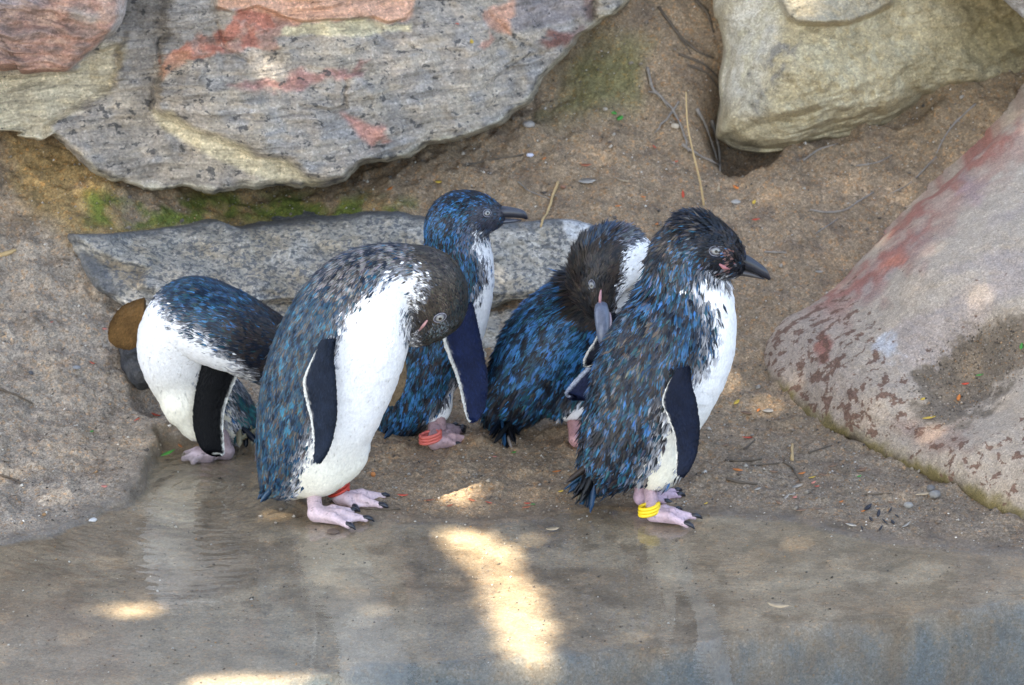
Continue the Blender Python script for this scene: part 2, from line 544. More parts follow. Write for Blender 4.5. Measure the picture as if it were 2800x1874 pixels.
# ------------------------------------------------------------------ water
def water_mat():
    n = NT("shallow_water")
    t, g, mx, fr = n.n("BsdfTransparent"), n.n("BsdfGlossy"), n.n("MixShader"), n.n("Fresnel")
    t.inputs[0].default_value = (0.97, 0.98, 0.98, 1)
    g.inputs[0].default_value = (1, 1, 1, 1)
    g.inputs["Roughness"].default_value = 0.012
    geo = n.n("NewGeometry")                 # a thin sheet: the same sheen seen from above and below
    n.l(n.math('MULTIPLY_ADD', geo.outputs["Backfacing"], 1 / 1.33 - 1.33), fr.inputs[0])
    fr.inputs[0].links[0].from_node.inputs[2].default_value = 1.33
    c = n.coords((9, 30, 1))
    a = n.noise(c, 1.0, 3, 0.5, 0.6)
    c2 = n.coords((40, 150, 1))
    b = n.noise(c2, 1.0, 2, 0.5, 0.3)
    tc = n.n("TexCoord")
    big = n.ramp(n.noise(tc.outputs["Object"], 3.2, 1), [(0.40, 0.12), (0.60, 1.6)])
    h = n.math('ADD', n.math('MULTIPLY', a, 0.45), n.math('MULTIPLY', n.math('MULTIPLY', b, 0.18), big))
    # rings spreading from the bird in the puddle
    q = PZ(560, 1330, 0.0)
    mp = n.n("Mapping"); mp.inputs["Location"].default_value = (-q[0], -q[1], 0)
    n.l(tc.outputs["Object"], mp.inputs["Vector"])
    wv = n.n("TexWave", wave_type='RINGS', rings_direction='SPHERICAL')
    n.l(mp.outputs[0], wv.inputs["Vector"])
    wv.inputs["Scale"].default_value = 17.0; wv.inputs["Distortion"].default_value = 5.0; wv.inputs["Detail"].default_value = 2.0; wv.inputs["Detail Scale"].default_value = 1.6
    ln = n.n("VectorMath", operation='LENGTH'); n.l(mp.outputs[0], ln.inputs[0])
    fall = n.ramp(ln.outputs["Value"], [(0.0, 1.0), (0.12, 0.7), (0.34, 0.0)])
    h = n.math('ADD', h, n.math('MULTIPLY', n.math('MULTIPLY', wv.outputs[1], fall), 0.75))
    nb = n.bump(h, 0.35, 0.0024)
    n.l(nb, g.inputs["Normal"]); n.l(nb, fr.inputs["Normal"])
    n.l(fr.outputs[0], mx.inputs[0]); n.l(t.outputs[0], mx.inputs[1]); n.l(g.outputs[0], mx.inputs[2])
    n.l(mx.outputs[0], n.out.inputs["Surface"])
    return n.m
wx = np.linspace(-6, 6, 60); wy = np.linspace(-6, 0.34, 40)
WX, WY = np.meshgrid(wx, wy)
water = mk("water", np.stack([WX, WY, 0 * WX], -1).reshape(-1, 3), grid_faces(40, 60), water_mat())
tag(water, kind="structure", label="thin clear sheet of water over the muddy shore")

# ------------------------------------------------------------------ rocks
def rock(name, outline, centre, ypts, mat, disp=None, paint=None, nr=150, nt=600, edge=0.07, roll=0.05, thick=0.25, wob=5.0, origin=None, spacing=1.0, smoothed=True):
    """closed boulder: front face from an outline with its own depths, rounded rim, back"""
    # resample the outline evenly
    o = np.asarray(outline, float)
    o = catmull(o, 3000, True) if smoothed else o
    seg = np.linalg.norm(np.diff(np.vstack([o, o[:1]]), axis=0), axis=1)
    s = np.concatenate([[0], np.cumsum(seg)])
    u = np.linspace(0, s[-1], nt, endpoint=False)
    oo = np.vstack([o, o[:1]])
    o = np.stack([np.interp(u, s, oo[:, 0]), np.interp(u, s, oo[:, 1])], -1)
    c = np.asarray(centre, float)
    nz = fbm(np.stack([o[:, 0] * 0.012, o[:, 1] * 0.012, 0 * o[:, 0] + 3.3], -1), 5, 0.6)
    dirs = o - c
    L = np.linalg.norm(dirs, axis=1)
    o = c + dirs * (1 + wob * nz / L)[:, None]
    ty = TPS([(a / 1000, b / 1000) for a, b, _ in ypts], [y for *_, y in ypts], 1e-4)
    r = np.linspace(0.012, 1, nr) ** spacing
    Q = c + (o - c)[None] * r[:, None, None]
    px, py = Q[..., 0], Q[..., 1]
    Y = ty(px / 1000, py / 1000)
    base = P(px, py, Y)
    d = disp(base, px, py) if disp else 0
    # distance from the rim in pixels
    dist = np.linalg.norm(o - c, axis=1)[None] * (1 - r[:, None])
    ew = edge * 1000
    e = np.clip(1 - dist / ew, 0, 1)
    Yf = Y - d * sstep(0, 18, dist) + roll * (1 - np.sqrt(np.clip(1 - e * e, 0, 1)))
    V = P(px, py, Yf)
    back = []
    for k, (sh, dy) in enumerate(((0.995, 0.25), (0.985, 0.6), (0.93, 1.0), (0.5, 1.1))):
        Qb = c + (o - c) * sh
        front_edge = V[-1]
        b = P(Qb[:, 0], Qb[:, 1], Yf[-1] + thick * dy)
        # go straight back: keep x, z of the rim pulled inwards a little
        mid = V[-1].mean(0)
        b[:, 0] = mid[0] + (V[-1][:, 0] - mid[0]) * sh
        b[:, 2] = mid[2] + (V[-1][:, 2] - mid[2]) * sh
        back.append(b)
    R = np.concatenate([V, np.array(back)], 0)
    v, f = rings(R)
    colr = np.zeros(V.shape[:2] + (4,)) + np.array([0.3, 0.28, 0.25, 0.5])
    if paint:
        colr = paint(V, px, py, colr, d)
    cc = np.concatenate([colr] + [colr[-1:]] * 4, 0).reshape(-1, 4)
    cc = np.vstack([cc, cc[0], cc[-1]])
    origin = v.mean(0) if origin is None else origin
    origin = np.array([origin[0], origin[1], v[:, 2].min()])
    return mk(name, v, f, mat, origin=origin, col=cc[:, :3], alpha=cc[:, 3])

def pm(px, py, poly, soft, nz=0.0, amp=0.0):
    return sstep(-soft, soft, poly_sd(px + amp * nz, py + amp * nz * 0.7, poly))

def setc(c, m, k, spot=None):
    c[..., :3] = c[..., :3] * (1 - k[..., None]) + np.asarray(m, float) * k[..., None]
    if spot is not None:
        c[..., 3] = c[..., 3] * (1 - k) + spot * k
    return c

# the large grey overhanging rock
BIG = [(-700, 345), (0, 356), (51, 372), (115, 382), (140, 372), (180, 406), (222, 449), (273, 483), (342, 508), (410, 523), (461, 519), (534, 519), (598, 530),
       (662, 517), (769, 511), (863, 515), (936, 496), (1015, 449), (1114, 432), (1165, 402), (1267, 380), (1327, 363), (1370, 342), (1404, 308), (1447, 282),
       (1473, 244), (1520, 184), (1562, 141), (1586, 100), (1618, 81), (1652, 51), (1682, 38), (1723, 0), (1800, -120), (1850, -420), (1500, -700), (600, -760), (-300, -700), (-700, -400)]
SCARP = [(425, 300), (470, 318), (520, 350), (600, 378), (660, 400), (700, 425), (790, 440), (830, 478), (880, 496), (960, 500), (1130, 440), (1380, 350), (1600, 180), (1800, 0), (1800, -800), (440, -800), (450, 100)]
PALE = [(425, 305), (470, 305), (520, 345), (600, 375), (670, 400), (700, 430), (790, 440), (830, 478), (890, 500), (860, 512), (770, 505), (700, 480), (600, 440), (510, 390), (440, 350)]
TOPP = [(590, -800), (590, 20), (640, 35), (700, 15), (760, 40), (830, 62), (900, 55), (960, 55), (1020, 45), (1065, 66), (1110, 55), (1140, 20), (1150, -800)]
LOWL = [(-700, 190), (60, 205), (200, 190), (250, 150), (330, 110), (320, 200), (300, 250), (240, 280), (200, 300), (140, 350), (120, 420), (-700, 420)]
def big_disp(p, px, py):
    q = p.copy()
    wv = fbm(q * np.array([7, 7, 7]), 3)
    lam = fbm(np.stack([q[..., 0] * 9, q[..., 1] * 4, (q[..., 2] - 0.10 * q[..., 0] + 0.012 * wv) * 95], -1), 4)
    led = q[..., 2] * 30 - q[..., 0] * 4 + 1.6 * wv
    stepf = led - np.floor(led)
    d = 0.014 * wv + 0.0042 * lam + 0.006 * fbm(q * 28, 3)
    d += 0.004 * (sstep(0, 0.85, stepf) - stepf)
    d += 0.020 * pm(px, py, SCARP, 16, lam, 14)
    d += 0.013 * pm(px, py, TOPP, 5, lam, 9)
    d -= 0.014 * pm(px, py, LOWL, 14, lam, 12)
    for ln, dep, wid in (([(1330, 20), (1360, 80), (1400, 140)], .004, 6), ([(1380, 190), (1430, 165), (1480, 150)], .006, 6), ([(945, 240), (940, 205), (990, 190)], .005, 7),
                         ([(820, 290), (900, 300), (940, 290), (945, 240)], .006, 6), ([(415, 300), (418, 240), (440, 190), (435, 100)], .007, 5), ([(1040, 100), (1130, 130), (1180, 140)], .003, 6),
                         ([(1620, 0), (1622, 50), (1640, 80)], .014, 7), ([(1360, 60), (1400, 100), (1470, 140)], .006, 7), ([(590, 60), (620, 140), (680, 170)], .004, 5)):
        d -= dep * np.exp(-(line_d(px + 10 * lam, py + 10 * lam, ln) / wid) ** 2)
    return d
def big_paint(V, px, py, c, d):
    n1 = fbm(V * 12, 4); n2 = fbm(V * 40 + 3, 4); st = fbm(V * np.array([16, 16, 90.]), 3)
    c[...] = (0.275, 0.252, 0.232, 0.5)
    setc(c, (0.33, 0.295, 0.25), sstep(-0.1, 0.6, n1) * 0.8)
    setc(c, (0.235, 0.235, 0.245), sstep(0.0, 0.5, fbm(V * 20 + 8, 3)) * 0.7)
    setc(c, (0.38, 0.33, 0.27), sstep(0.1, 0.5, st) * 0.5)
    setc(c, (0.22, 0.21, 0.205), pm(px, py, [(335, -800), (600, -800), (590, 60), (520, 130), (440, 160), (430, 200), (330, 220), (320, 90)], 20, n2, 20) * 0.8, 0.30)
    setc(c, (0.45, 0.41, 0.31), pm(px, py, LOWL, 18, n2, 20) * 0.85, 0.12)
    setc(c, (0.50, 0.45, 0.33), pm(px, py, PALE, 9, n2, 16), 0.05)
    RED = [(450, 150), (520, 110), (640, 70), (660, 30), (720, 20), (820, 60), (815, 85), (740, 95), (760, 130), (640, 140), (600, 150), (530, 170), (445, 190)]
    setc(c, (0.34, 0.145, 0.11), pm(px, py, RED, 8, n2, 20) * (0.5 + 0.5 * sstep(-0.4, 0.2, n2)), 0.25)
    setc(c, (0.42, 0.23, 0.16), pm(px, py, [(445, 150), (520, 140), (520, 180), (440, 215)], 10, n2, 12) * 0.8)
    setc(c, (0.50, 0.30, 0.22), pm(px, py, [(590, -20), (680, -20), (1150, -60), (1130, 40), (1065, 68), (1000, 45), (900, 60), (810, 62), (735, 40), (660, 25), (600, 30)], 7, n2, 10) * 0.95, 0.0)
    setc(c, (0.48, 0.44, 0.31), pm(px, py, [(770, 66), (830, 68), (920, 62), (1010, 54), (1065, 72), (1120, 60), (1120, 82), (1040, 95), (900, 98), (760, 92)], 6, n2, 14) * 0.9, 0.0)
    setc(c, (0.33, 0.16, 0.15), pm(px, py, [(620, 230), (700, 225), (820, 200), (950, 185), (1010, 165), (1000, 185), (950, 215), (830, 240), (700, 255)], 12, n2, 25) * 0.75)
    setc(c, (0.44, 0.20, 0.16), pm(px, py, [(925, 305), (1000, 335), (1060, 350), (1065, 385), (1010, 400), (985, 370)], 10, n2, 25) * 0.75, 0.2)
    setc(c, (0.47, 0.27, 0.20), pm(px, py, [(1330, 30), (1420, -10), (1410, 40), (1395, 95), (1350, 85), (1325, 55)], 8, n2, 16) * 0.9, 0.0)
    setc(c, (0.45, 0.25, 0.20), pm(px, py, [(1310, 130), (1345, 90), (1355, 110), (1325, 135)], 6, n2, 16) * 0.8, 0.0)
    setc(c, (0.20, 0.18, 0.19), pm(px, py, [(1420, -60), (1600, -80), (1610, 40), (1570, 60), (1500, 75), (1400, 90), (1410, 40)], 12, n2, 20) * 0.8, 0.2)
    setc(c, (0.17, 0.065, 0.05), pm(px, py, [(1470, 110), (1530, 90), (1580, 95), (1560, 120), (1500, 135)], 8, n2, 20) * 0.85)
    setc(c, (0.13, 0.085, 0.085), pm(px, py, [(1600, -30), (1625, -30), (1625, 60), (1595, 90), (1560, 95), (1600, 60)], 6, n2, 10) * 0.8)
    c[..., :3] *= np.array([1.07, 1.0, 0.90])
    # bright fresh lower lip
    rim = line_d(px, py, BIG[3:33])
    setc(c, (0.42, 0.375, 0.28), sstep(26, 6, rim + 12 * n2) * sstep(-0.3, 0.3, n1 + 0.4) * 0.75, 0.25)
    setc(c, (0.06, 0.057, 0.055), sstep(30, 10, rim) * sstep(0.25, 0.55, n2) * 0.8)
    return c
M_big = rock_mat("grey_schist", (0.06, 0.057, 0.056), 85, (1, 1, 1.5), 0.9, 0.8, var=0.32, small=0.7)
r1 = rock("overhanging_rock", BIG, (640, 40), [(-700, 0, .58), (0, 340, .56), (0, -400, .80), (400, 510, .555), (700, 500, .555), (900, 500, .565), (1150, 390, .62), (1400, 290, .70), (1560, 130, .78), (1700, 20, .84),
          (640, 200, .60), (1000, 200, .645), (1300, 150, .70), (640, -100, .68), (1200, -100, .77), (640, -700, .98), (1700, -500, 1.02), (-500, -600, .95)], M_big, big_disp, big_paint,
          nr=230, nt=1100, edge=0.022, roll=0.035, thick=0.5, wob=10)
tag(r1, "large grey speckled overhanging rock with pink and red patches above the penguins", "rock")

# the pinkish rock over its left end
PINK = [(-700, 195), (0, 190), (60, 203), (130, 197), (195, 190), (240, 150), (285, 115), (325, 70), (345, 0), (350, -200), (250, -600), (-300, -700), (-700, -400)]
def pink_disp(p, px, py):
    wv = fbm(p * 14, 3)
    lam = fbm(np.stack([p[..., 0] * 16, p[..., 1] * 5, (p[..., 2] + 0.20 * p[..., 0] + 0.010 * wv) * 85], -1), 4)
    return 0.010 * wv + 0.010 * lam + 0.005 * np.abs(fbm(p * np.array([30, 10, 60.]), 3))
def pink_paint(V, px, py, c, d):
    n1 = fbm(V * 16, 4); n2 = fbm(V * np.array([30, 20, 75.]), 4)
    c[...] = (0.36, 0.20, 0.145, 0.28)
    setc(c, (0.27, 0.185, 0.15), sstep(-0.1, 0.5, n1) * 0.8)
    setc(c, (0.46, 0.30, 0.22), sstep(0.05, 0.5, n2) * 0.8)
    setc(c, (0.20, 0.145, 0.12), sstep(0.0, 0.6, -n2) * 0.7)
    setc(c, (0.33, 0.30, 0.27), pm(px, py, [(330, -300), (360, -300), (360, 100), (250, 200), (150, 230), (190, 185), (270, 120), (320, 60)], 14, n1, 20) * 0.85)
    setc(c, (0.30, 0.27, 0.23), pm(px, py, [(180, 20), (260, 30), (250, 60), (200, 55)], 12, n1, 20) * 0.7)
    setc(c, (0.25, 0.21, 0.20), pm(px, py, [(-100, -100), (180, -100), (120, 10), (0, 40), (-100, 40)], 20, n1, 20) * 0.7)
    return c
M_pink = rock_mat("pink_schist", (0.11, 0.075, 0.06), 60, (1, 1, 2.2), 0.6, 0.6, thr=0.02)
r2 = rock("pink_rock", PINK, (-60, 10), [(-700, 150, .52), (0, 190, .525), (200, 180, .53), (330, 50, .56), (340, -200, .62), (0, -100, .58), (0, -600, .75), (-600, -300, .65), (0, 60, .54)], M_pink, pink_disp, pink_paint,
          nr=130, nt=420, edge=0.04, roll=0.03, thick=0.35, wob=5)
tag(r2, "rough salmon pink layered rock lying over the end of the grey overhanging rock", "rock")

# the low slab behind the birds
SLAB = [(180, 646), (215, 640), (300, 637), (420, 622), (500, 612), (575, 597), (640, 618), (700, 612), (810, 596), (900, 590), (998, 577), (1088, 573), (1160, 588), (1250, 604), (1413, 607), (1541, 597),
        (1605, 606), (1680, 640), (1720, 720), (1690, 800), (1580, 830), (1420, 822), (1345, 850), (1250, 868), (1000, 900), (700, 920), (500, 900), (380, 860), (300, 815), (255, 785), (212, 712)]
def slab_disp(p, px, py):
    wv = fbm(p * 9 + 4, 3)
    lam = fbm(np.stack([p[..., 0] * 10, p[..., 1] * 5, (p[..., 2] + 0.012 * wv) * 70], -1), 4)
    d = 0.010 * wv + 0.004 * lam + 0.005 * fbm(p * 34, 3)
    d += 0.016 * pm(px, py, [(175, 630), (260, 690), (330, 720), (400, 730), (380, 790), (520, 830), (1800, 800), (1800, 500), (150, 500)], 12, lam, 12)
    return d
def slab_paint(V, px, py, c, d):
    n1 = fbm(V * 13 + 7, 4); n2 = fbm(V * 45 + 1, 4)
    c[...] = (0.31, 0.295, 0.27, 0.86)
    setc(c, (0.36, 0.35, 0.335), sstep(0, 0.5, n1) * 0.8)
    setc(c, (0.33, 0.28, 0.21), sstep(0.0, 0.5, fbm(V * 22, 3)) * 0.6)
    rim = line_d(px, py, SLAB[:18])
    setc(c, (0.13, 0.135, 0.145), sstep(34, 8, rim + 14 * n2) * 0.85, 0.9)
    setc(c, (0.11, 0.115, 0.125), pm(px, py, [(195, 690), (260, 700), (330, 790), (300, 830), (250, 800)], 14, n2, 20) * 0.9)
    setc(c, (0.26, 0.20, 0.13), pm(px, py, [(260, 700), (390, 740), (400, 780), (340, 780)], 14, n2, 20) * 0.7)
    c[..., :3] *= np.array([1.04, 0.99, 0.90])
    setc(c, (0.55, 0.56, 0.57), pm(px, py, [(1540, 600), (1620, 605), (1610, 650), (1560, 655)], 16, n2, 30) * 0.7, 0.1)
    return c
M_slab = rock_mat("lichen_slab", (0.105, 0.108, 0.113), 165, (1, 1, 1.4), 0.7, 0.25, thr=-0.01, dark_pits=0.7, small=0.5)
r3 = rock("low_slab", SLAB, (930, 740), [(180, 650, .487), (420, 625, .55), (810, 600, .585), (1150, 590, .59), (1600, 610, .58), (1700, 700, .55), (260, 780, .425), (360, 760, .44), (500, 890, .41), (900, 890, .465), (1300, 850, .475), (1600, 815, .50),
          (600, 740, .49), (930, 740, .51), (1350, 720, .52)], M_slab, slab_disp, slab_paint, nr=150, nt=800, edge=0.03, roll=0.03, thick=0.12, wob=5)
tag(r3, "low grey slab of lichen speckled rock behind the penguins", "rock")

STEP = [(1200, 880), (1300, 852), (1420, 836), (1520, 850), (1560, 900), (1540, 980), (1420, 1010), (1300, 1010), (1210, 980)]
def small_disp(p, px, py):
    return 0.012 * fbm(p * 14 + 2, 3) + 0.004 * fbm(p * 60, 3) + 0.003 * fbm(p * np.array([20, 20, 100.]), 3)
def step_paint(V, px, py, c, d):
    n1 = fbm(V * 25, 4)
    c[...] = (0.33, 0.30, 0.25, 0.55)
    setc(c, (0.27, 0.20, 0.13), sstep(0, 0.5, n1) * 0.7)
    return c
r4 = rock("stone", STEP, (1380, 920), [(1200, 930, .44), (1300, 860, .475), (1420, 840, .475), (1540, 870, .47), (1400, 920, .44), (1400, 1000, .40), (1300, 1000, .40)], M_slab, small_disp, step_paint, nr=60, nt=220, edge=0.04, roll=0.03, thick=0.1, wob=6)
tag(r4, "pale stone wedged beneath the low slab behind the upright penguin", "stone")

# dark stone beside the puddle
DARK = [(320, 935), (345, 915), (420, 905), (470, 930), (500, 990), (470, 1045), (420, 1058), (372, 1068), (340, 1035), (325, 985)]
def dark_paint(V, px, py, c, d):
    n1 = fbm(V * 30, 4)
    c[...] = (0.035, 0.036, 0.040, 0.0)
    setc(c, (0.075, 0.072, 0.07), sstep(0, 0.5, n1) * 0.7)
    return c
r5 = rock("stone", DARK, (405, 985), [(320, 970, .335), (420, 905, .37), (500, 980, .355), (420, 1058, .305), (405, 985, .31), (350, 1040, .305)], M_slab, small_disp, dark_paint, nr=60, nt=200, edge=0.06, roll=0.035, thick=0.08, wob=5)
tag(r5, "small dark wet stone half buried in the bank behind the bent penguin", "stone")

# tan sandstone boulder
TAN = [(1940, -400), (1950, 0), (1968, 64), (1976, 171), (1967, 239), (1971, 299), (1958, 368), (1971, 384), (2014, 408), (2099, 420), (2163, 408), (2227, 386), (2313, 380), (2356, 360), (2441, 342), (2484, 324), (2520, 300), (2530, 272),
       (2580, 262), (2680, 240), (2800, 215), (3050, 170), (3200, -100), (3000, -500), (2400, -600)]
LOWT = [(1955, 400), (1990, 360), (2080, 330), (2200, 310), (2320, 300), (2430, 300), (2530, 270), (2560, 400), (2200, 500), (1950, 500)]
UPT = [(2120, -500), (2125, 0), (2150, 45), (2180, 62), (2250, 66), (2320, 62), (2380, 40), (2440, 10), (2500, -500)]
def tan_disp(p, px, py):
    wv = fbm(p * 6 + 9, 3)
    lam = fbm(np.stack([p[..., 0] * 12, p[..., 1] * 6, (p[..., 2] - 0.18 * p[..., 0] + 0.01 * wv) * 60], -1), 4)
    low = pm(px, py, LOWT, 26, wv, 20)
    d = 0.016 * wv + 0.007 * fbm(p * 25, 3) + 0.0035 * fbm(p * 90, 3) + 0.004 * lam + 0.009 * lam * low
    d -= 0.020 * low
    d += 0.035 * pm(px, py, UPT, 10, wv, 10)
    return d
def tan_paint(V, px, py, c, d):
    n1 = fbm(V * 11 + 2, 4); n2 = fbm(V * 34, 4)
    c[...] = (0.37, 0.305, 0.185, 0.10)
    setc(c, (0.47, 0.43, 0.35), pm(px, py, [(1930, -500), (2130, -500), (2110, 60), (2080, 200), (2060, 330), (1960, 390)], 60, n1, 60) * 0.85, 0.18)
    setc(c, (0.29, 0.23, 0.13), sstep(0, 0.5, n1) * 0.6)
    setc(c, (0.42, 0.37, 0.25), sstep(0.1, 0.5, n2) * 0.6)
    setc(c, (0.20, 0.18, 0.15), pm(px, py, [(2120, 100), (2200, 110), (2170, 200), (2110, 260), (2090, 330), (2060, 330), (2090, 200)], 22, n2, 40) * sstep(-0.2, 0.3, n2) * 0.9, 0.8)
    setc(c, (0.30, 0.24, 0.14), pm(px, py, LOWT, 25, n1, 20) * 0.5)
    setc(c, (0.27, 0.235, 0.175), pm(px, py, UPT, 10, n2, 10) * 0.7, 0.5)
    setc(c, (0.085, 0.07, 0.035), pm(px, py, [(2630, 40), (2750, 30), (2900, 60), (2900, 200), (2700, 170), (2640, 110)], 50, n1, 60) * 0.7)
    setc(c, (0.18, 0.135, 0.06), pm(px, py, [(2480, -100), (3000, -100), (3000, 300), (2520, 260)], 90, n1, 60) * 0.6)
    setc(c, (0.09, 0.075, 0.05), pm(px, py, [(1960, 380), (2050, 385), (2090, 405), (2060, 440), (1960, 430)], 10, n2, 16) * 0.7)  # lower corner painted dark, standing in for the hollow's shade
    return c
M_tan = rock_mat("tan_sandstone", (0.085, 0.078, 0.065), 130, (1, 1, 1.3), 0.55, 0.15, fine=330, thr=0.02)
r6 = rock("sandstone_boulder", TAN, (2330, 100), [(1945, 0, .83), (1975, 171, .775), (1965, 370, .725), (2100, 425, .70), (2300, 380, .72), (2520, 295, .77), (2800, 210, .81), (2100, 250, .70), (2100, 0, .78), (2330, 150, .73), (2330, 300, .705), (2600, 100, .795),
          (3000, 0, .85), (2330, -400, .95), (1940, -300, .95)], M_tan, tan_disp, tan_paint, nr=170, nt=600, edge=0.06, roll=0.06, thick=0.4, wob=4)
tag(r6, "tan sandstone boulder with a dark hollow under its lower edge", "rock")

CORN = [(2690, -30), (2735, -4), (2765, 22), (2800, 50), (2860, 80), (3000, 60), (3050, -200), (2800, -300), (2660, -150)]
def corn_paint(V, px, py, c, d):
    c[...] = (0.30, 0.28, 0.26, 0.4)
    return c
r7 = rock("stone", CORN, (2850, -90), [(2690, -30, .74), (2800, 50, .72), (3000, 50, .73), (2850, -90, .74), (2800, -280, .82), (3000, -200, .82)], M_slab, small_disp, corn_paint, nr=50, nt=200, edge=0.05, roll=0.04, thick=0.3, wob=5)
tag(r7, "grey stone edge jutting over the end of the tan sandstone boulder", "stone")

# red and white mottled granite boulder
GRAN = [(2800, 305), (2700, 398), (2600, 488), (2500, 562), (2440, 626), (2356, 704), (2284, 782), (2200, 836), (2128, 878), (2086, 944), (2078, 992), (2086, 1040), (2122, 1096), (2170, 1150), (2236, 1192), (2320, 1227), (2410, 1275), (2500, 1317),
        (2589, 1350), (2679, 1402), (2739, 1432), (2800, 1466), (2900, 1530), (3100, 1640), (3400, 1600), (3600, 1100), (3400, 400), (3000, 150)]
POCK = [(2560, 985), (2590, 955), (2645, 915), (2700, 895), (2760, 880), (2860, 860), (2860, 1000), (2790, 1030), (2740, 1060), (2690, 1120), (2640, 1165), (2560, 1165), (2510, 1145), (2500, 1100), (2520, 1040)]
def gran_disp(p, px, py):
    wv = fbm(p * 5, 3)
    d = 0.010 * wv + 0.003 * fbm(p * 30, 3) + 0.0016 * fbm(p * 110, 3)
    d -= 0.018 * pm(px, py, POCK, 70, wv, 20)
    d -= 0.012 * np.exp(-(line_d(px, py, [(2500, 1180), (2640, 1180), (2720, 1100), (2860, 1000)]) / 50) ** 2)
    return d
def gran_paint(V, px, py, c, d):
    n1 = fbm(V * 9, 4); n2 = fbm(V * 40, 4); st = fbm(np.stack([V[..., 0] * 20 + V[..., 2] * 30, V[..., 2] * 60 - V[..., 0] * 50, V[..., 1] * 20], -1), 3)
    c[...] = (0.355, 0.288, 0.222, 0.10)
    setc(c, (0.29, 0.235, 0.21), sstep(0, 0.5, n1) * 0.6)
    low = pm(px, py, [(2070, 840), (2300, 800), (2440, 900), (2480, 1000), (2520, 1100), (2700, 1180), (2900, 900), (2900, 1600), (2070, 1300)], 60, n1, 60)
    setc(c, (0.335, 0.268, 0.205), low * 0.7, 0.95)
    setc(c, (0.32, 0.245, 0.195), pm(px, py, [(2070, 850), (2360, 720), (2300, 950), (2400, 1180), (2200, 1180), (2060, 1050)], 40, n1, 50) * 0.5, 1.1)
    rd = pm(px, py, [(2800, 300), (2700, 400), (2500, 565), (2356, 705), (2284, 785), (2215, 850), (2300, 870), (2440, 760), (2540, 660), (2660, 540), (2800, 420)], 40, st, 50)
    setc(c, (0.27, 0.095, 0.07), rd * (0.45 + 0.55 * sstep(-0.3, 0.4, st + 0.5 * n1)) * 0.85)
    setc(c, (0.36, 0.13, 0.085), pm(px, py, [(2420, 700), (2470, 690), (2480, 720), (2430, 735)], 16, n2, 30) * 0.8)
    setc(c, (0.24, 0.085, 0.06), pm(px, py, [(2220, 930), (2265, 900), (2265, 990), (2240, 1000)], 12, n2, 25) * 0.85)
    setc(c, (0.27, 0.19, 0.19), pm(px, py, [(2640, 480), (2700, 500), (2680, 560), (2630, 550)], 26, n2, 30) * 0.6)
    setc(c, (0.45, 0.46, 0.48), pm(px, py, [(2410, 930), (2460, 920), (2460, 965), (2400, 970)], 18, n2, 40) * 0.7, 0)
    setc(c, (0.22, 0.135, 0.10), pm(px, py, [(2500, 1150), (2560, 1170), (2660, 1170), (2640, 1230), (2560, 1250), (2480, 1200), (2440, 1140)], 25, n2, 40) * 0.6)
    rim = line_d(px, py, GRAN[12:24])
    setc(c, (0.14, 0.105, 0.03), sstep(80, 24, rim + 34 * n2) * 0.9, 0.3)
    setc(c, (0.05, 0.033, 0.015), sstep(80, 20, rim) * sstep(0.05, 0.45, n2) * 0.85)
    pk = pm(px, py, POCK, 16, n2, 40)
    setc(c, (0.15, 0.115, 0.082), pk * 0.95, 0)
    return c
M_gran = rock_mat("mottled_granite", (0.125, 0.062, 0.04), 66, (1, 1, 1.2), 0.35, 0.0, fine=420, thr=0.0, var=0.20, dark_pits=0.4, small=0.6)
r8 = rock("granite_boulder", GRAN, (2700, 930), [(2800, 305, .66), (2600, 488, .60), (2440, 626, .55), (2284, 782, .485), (2128, 878, .435), (2080, 990, .38), (2122, 1094, .325), (2236, 1192, .245), (2320, 1225, .21), (2500, 1315, .125), (2679, 1399, .03), (2800, 1462, -.04), (3100, 1640, -.25),
          (2300, 950, .315), (2500, 900, .29), (2500, 700, .415), (2700, 600, .42), (2600, 1200, .115), (2750, 1250, .05), (2650, 1050, .215), (2400, 1130, .205), (2800, 900, .22), (3300, 1000, .12), (3400, 500, .4), (3000, 250, .62)], M_gran, gran_disp, gran_paint,
          nr=190, nt=700, edge=0.05, roll=0.045, thick=0.25, wob=4)
tag(r8, "smooth pale granite boulder mottled with rusty red patches beside the shore", "rock")
# ------------------------------------------------------------------ implicit surfaces
def smin(a, b, k):
    h = np.clip(0.5 + 0.5 * (b - a) / k, 0, 1)
    return b * (1 - h) + a * h - k * h * (1 - h)

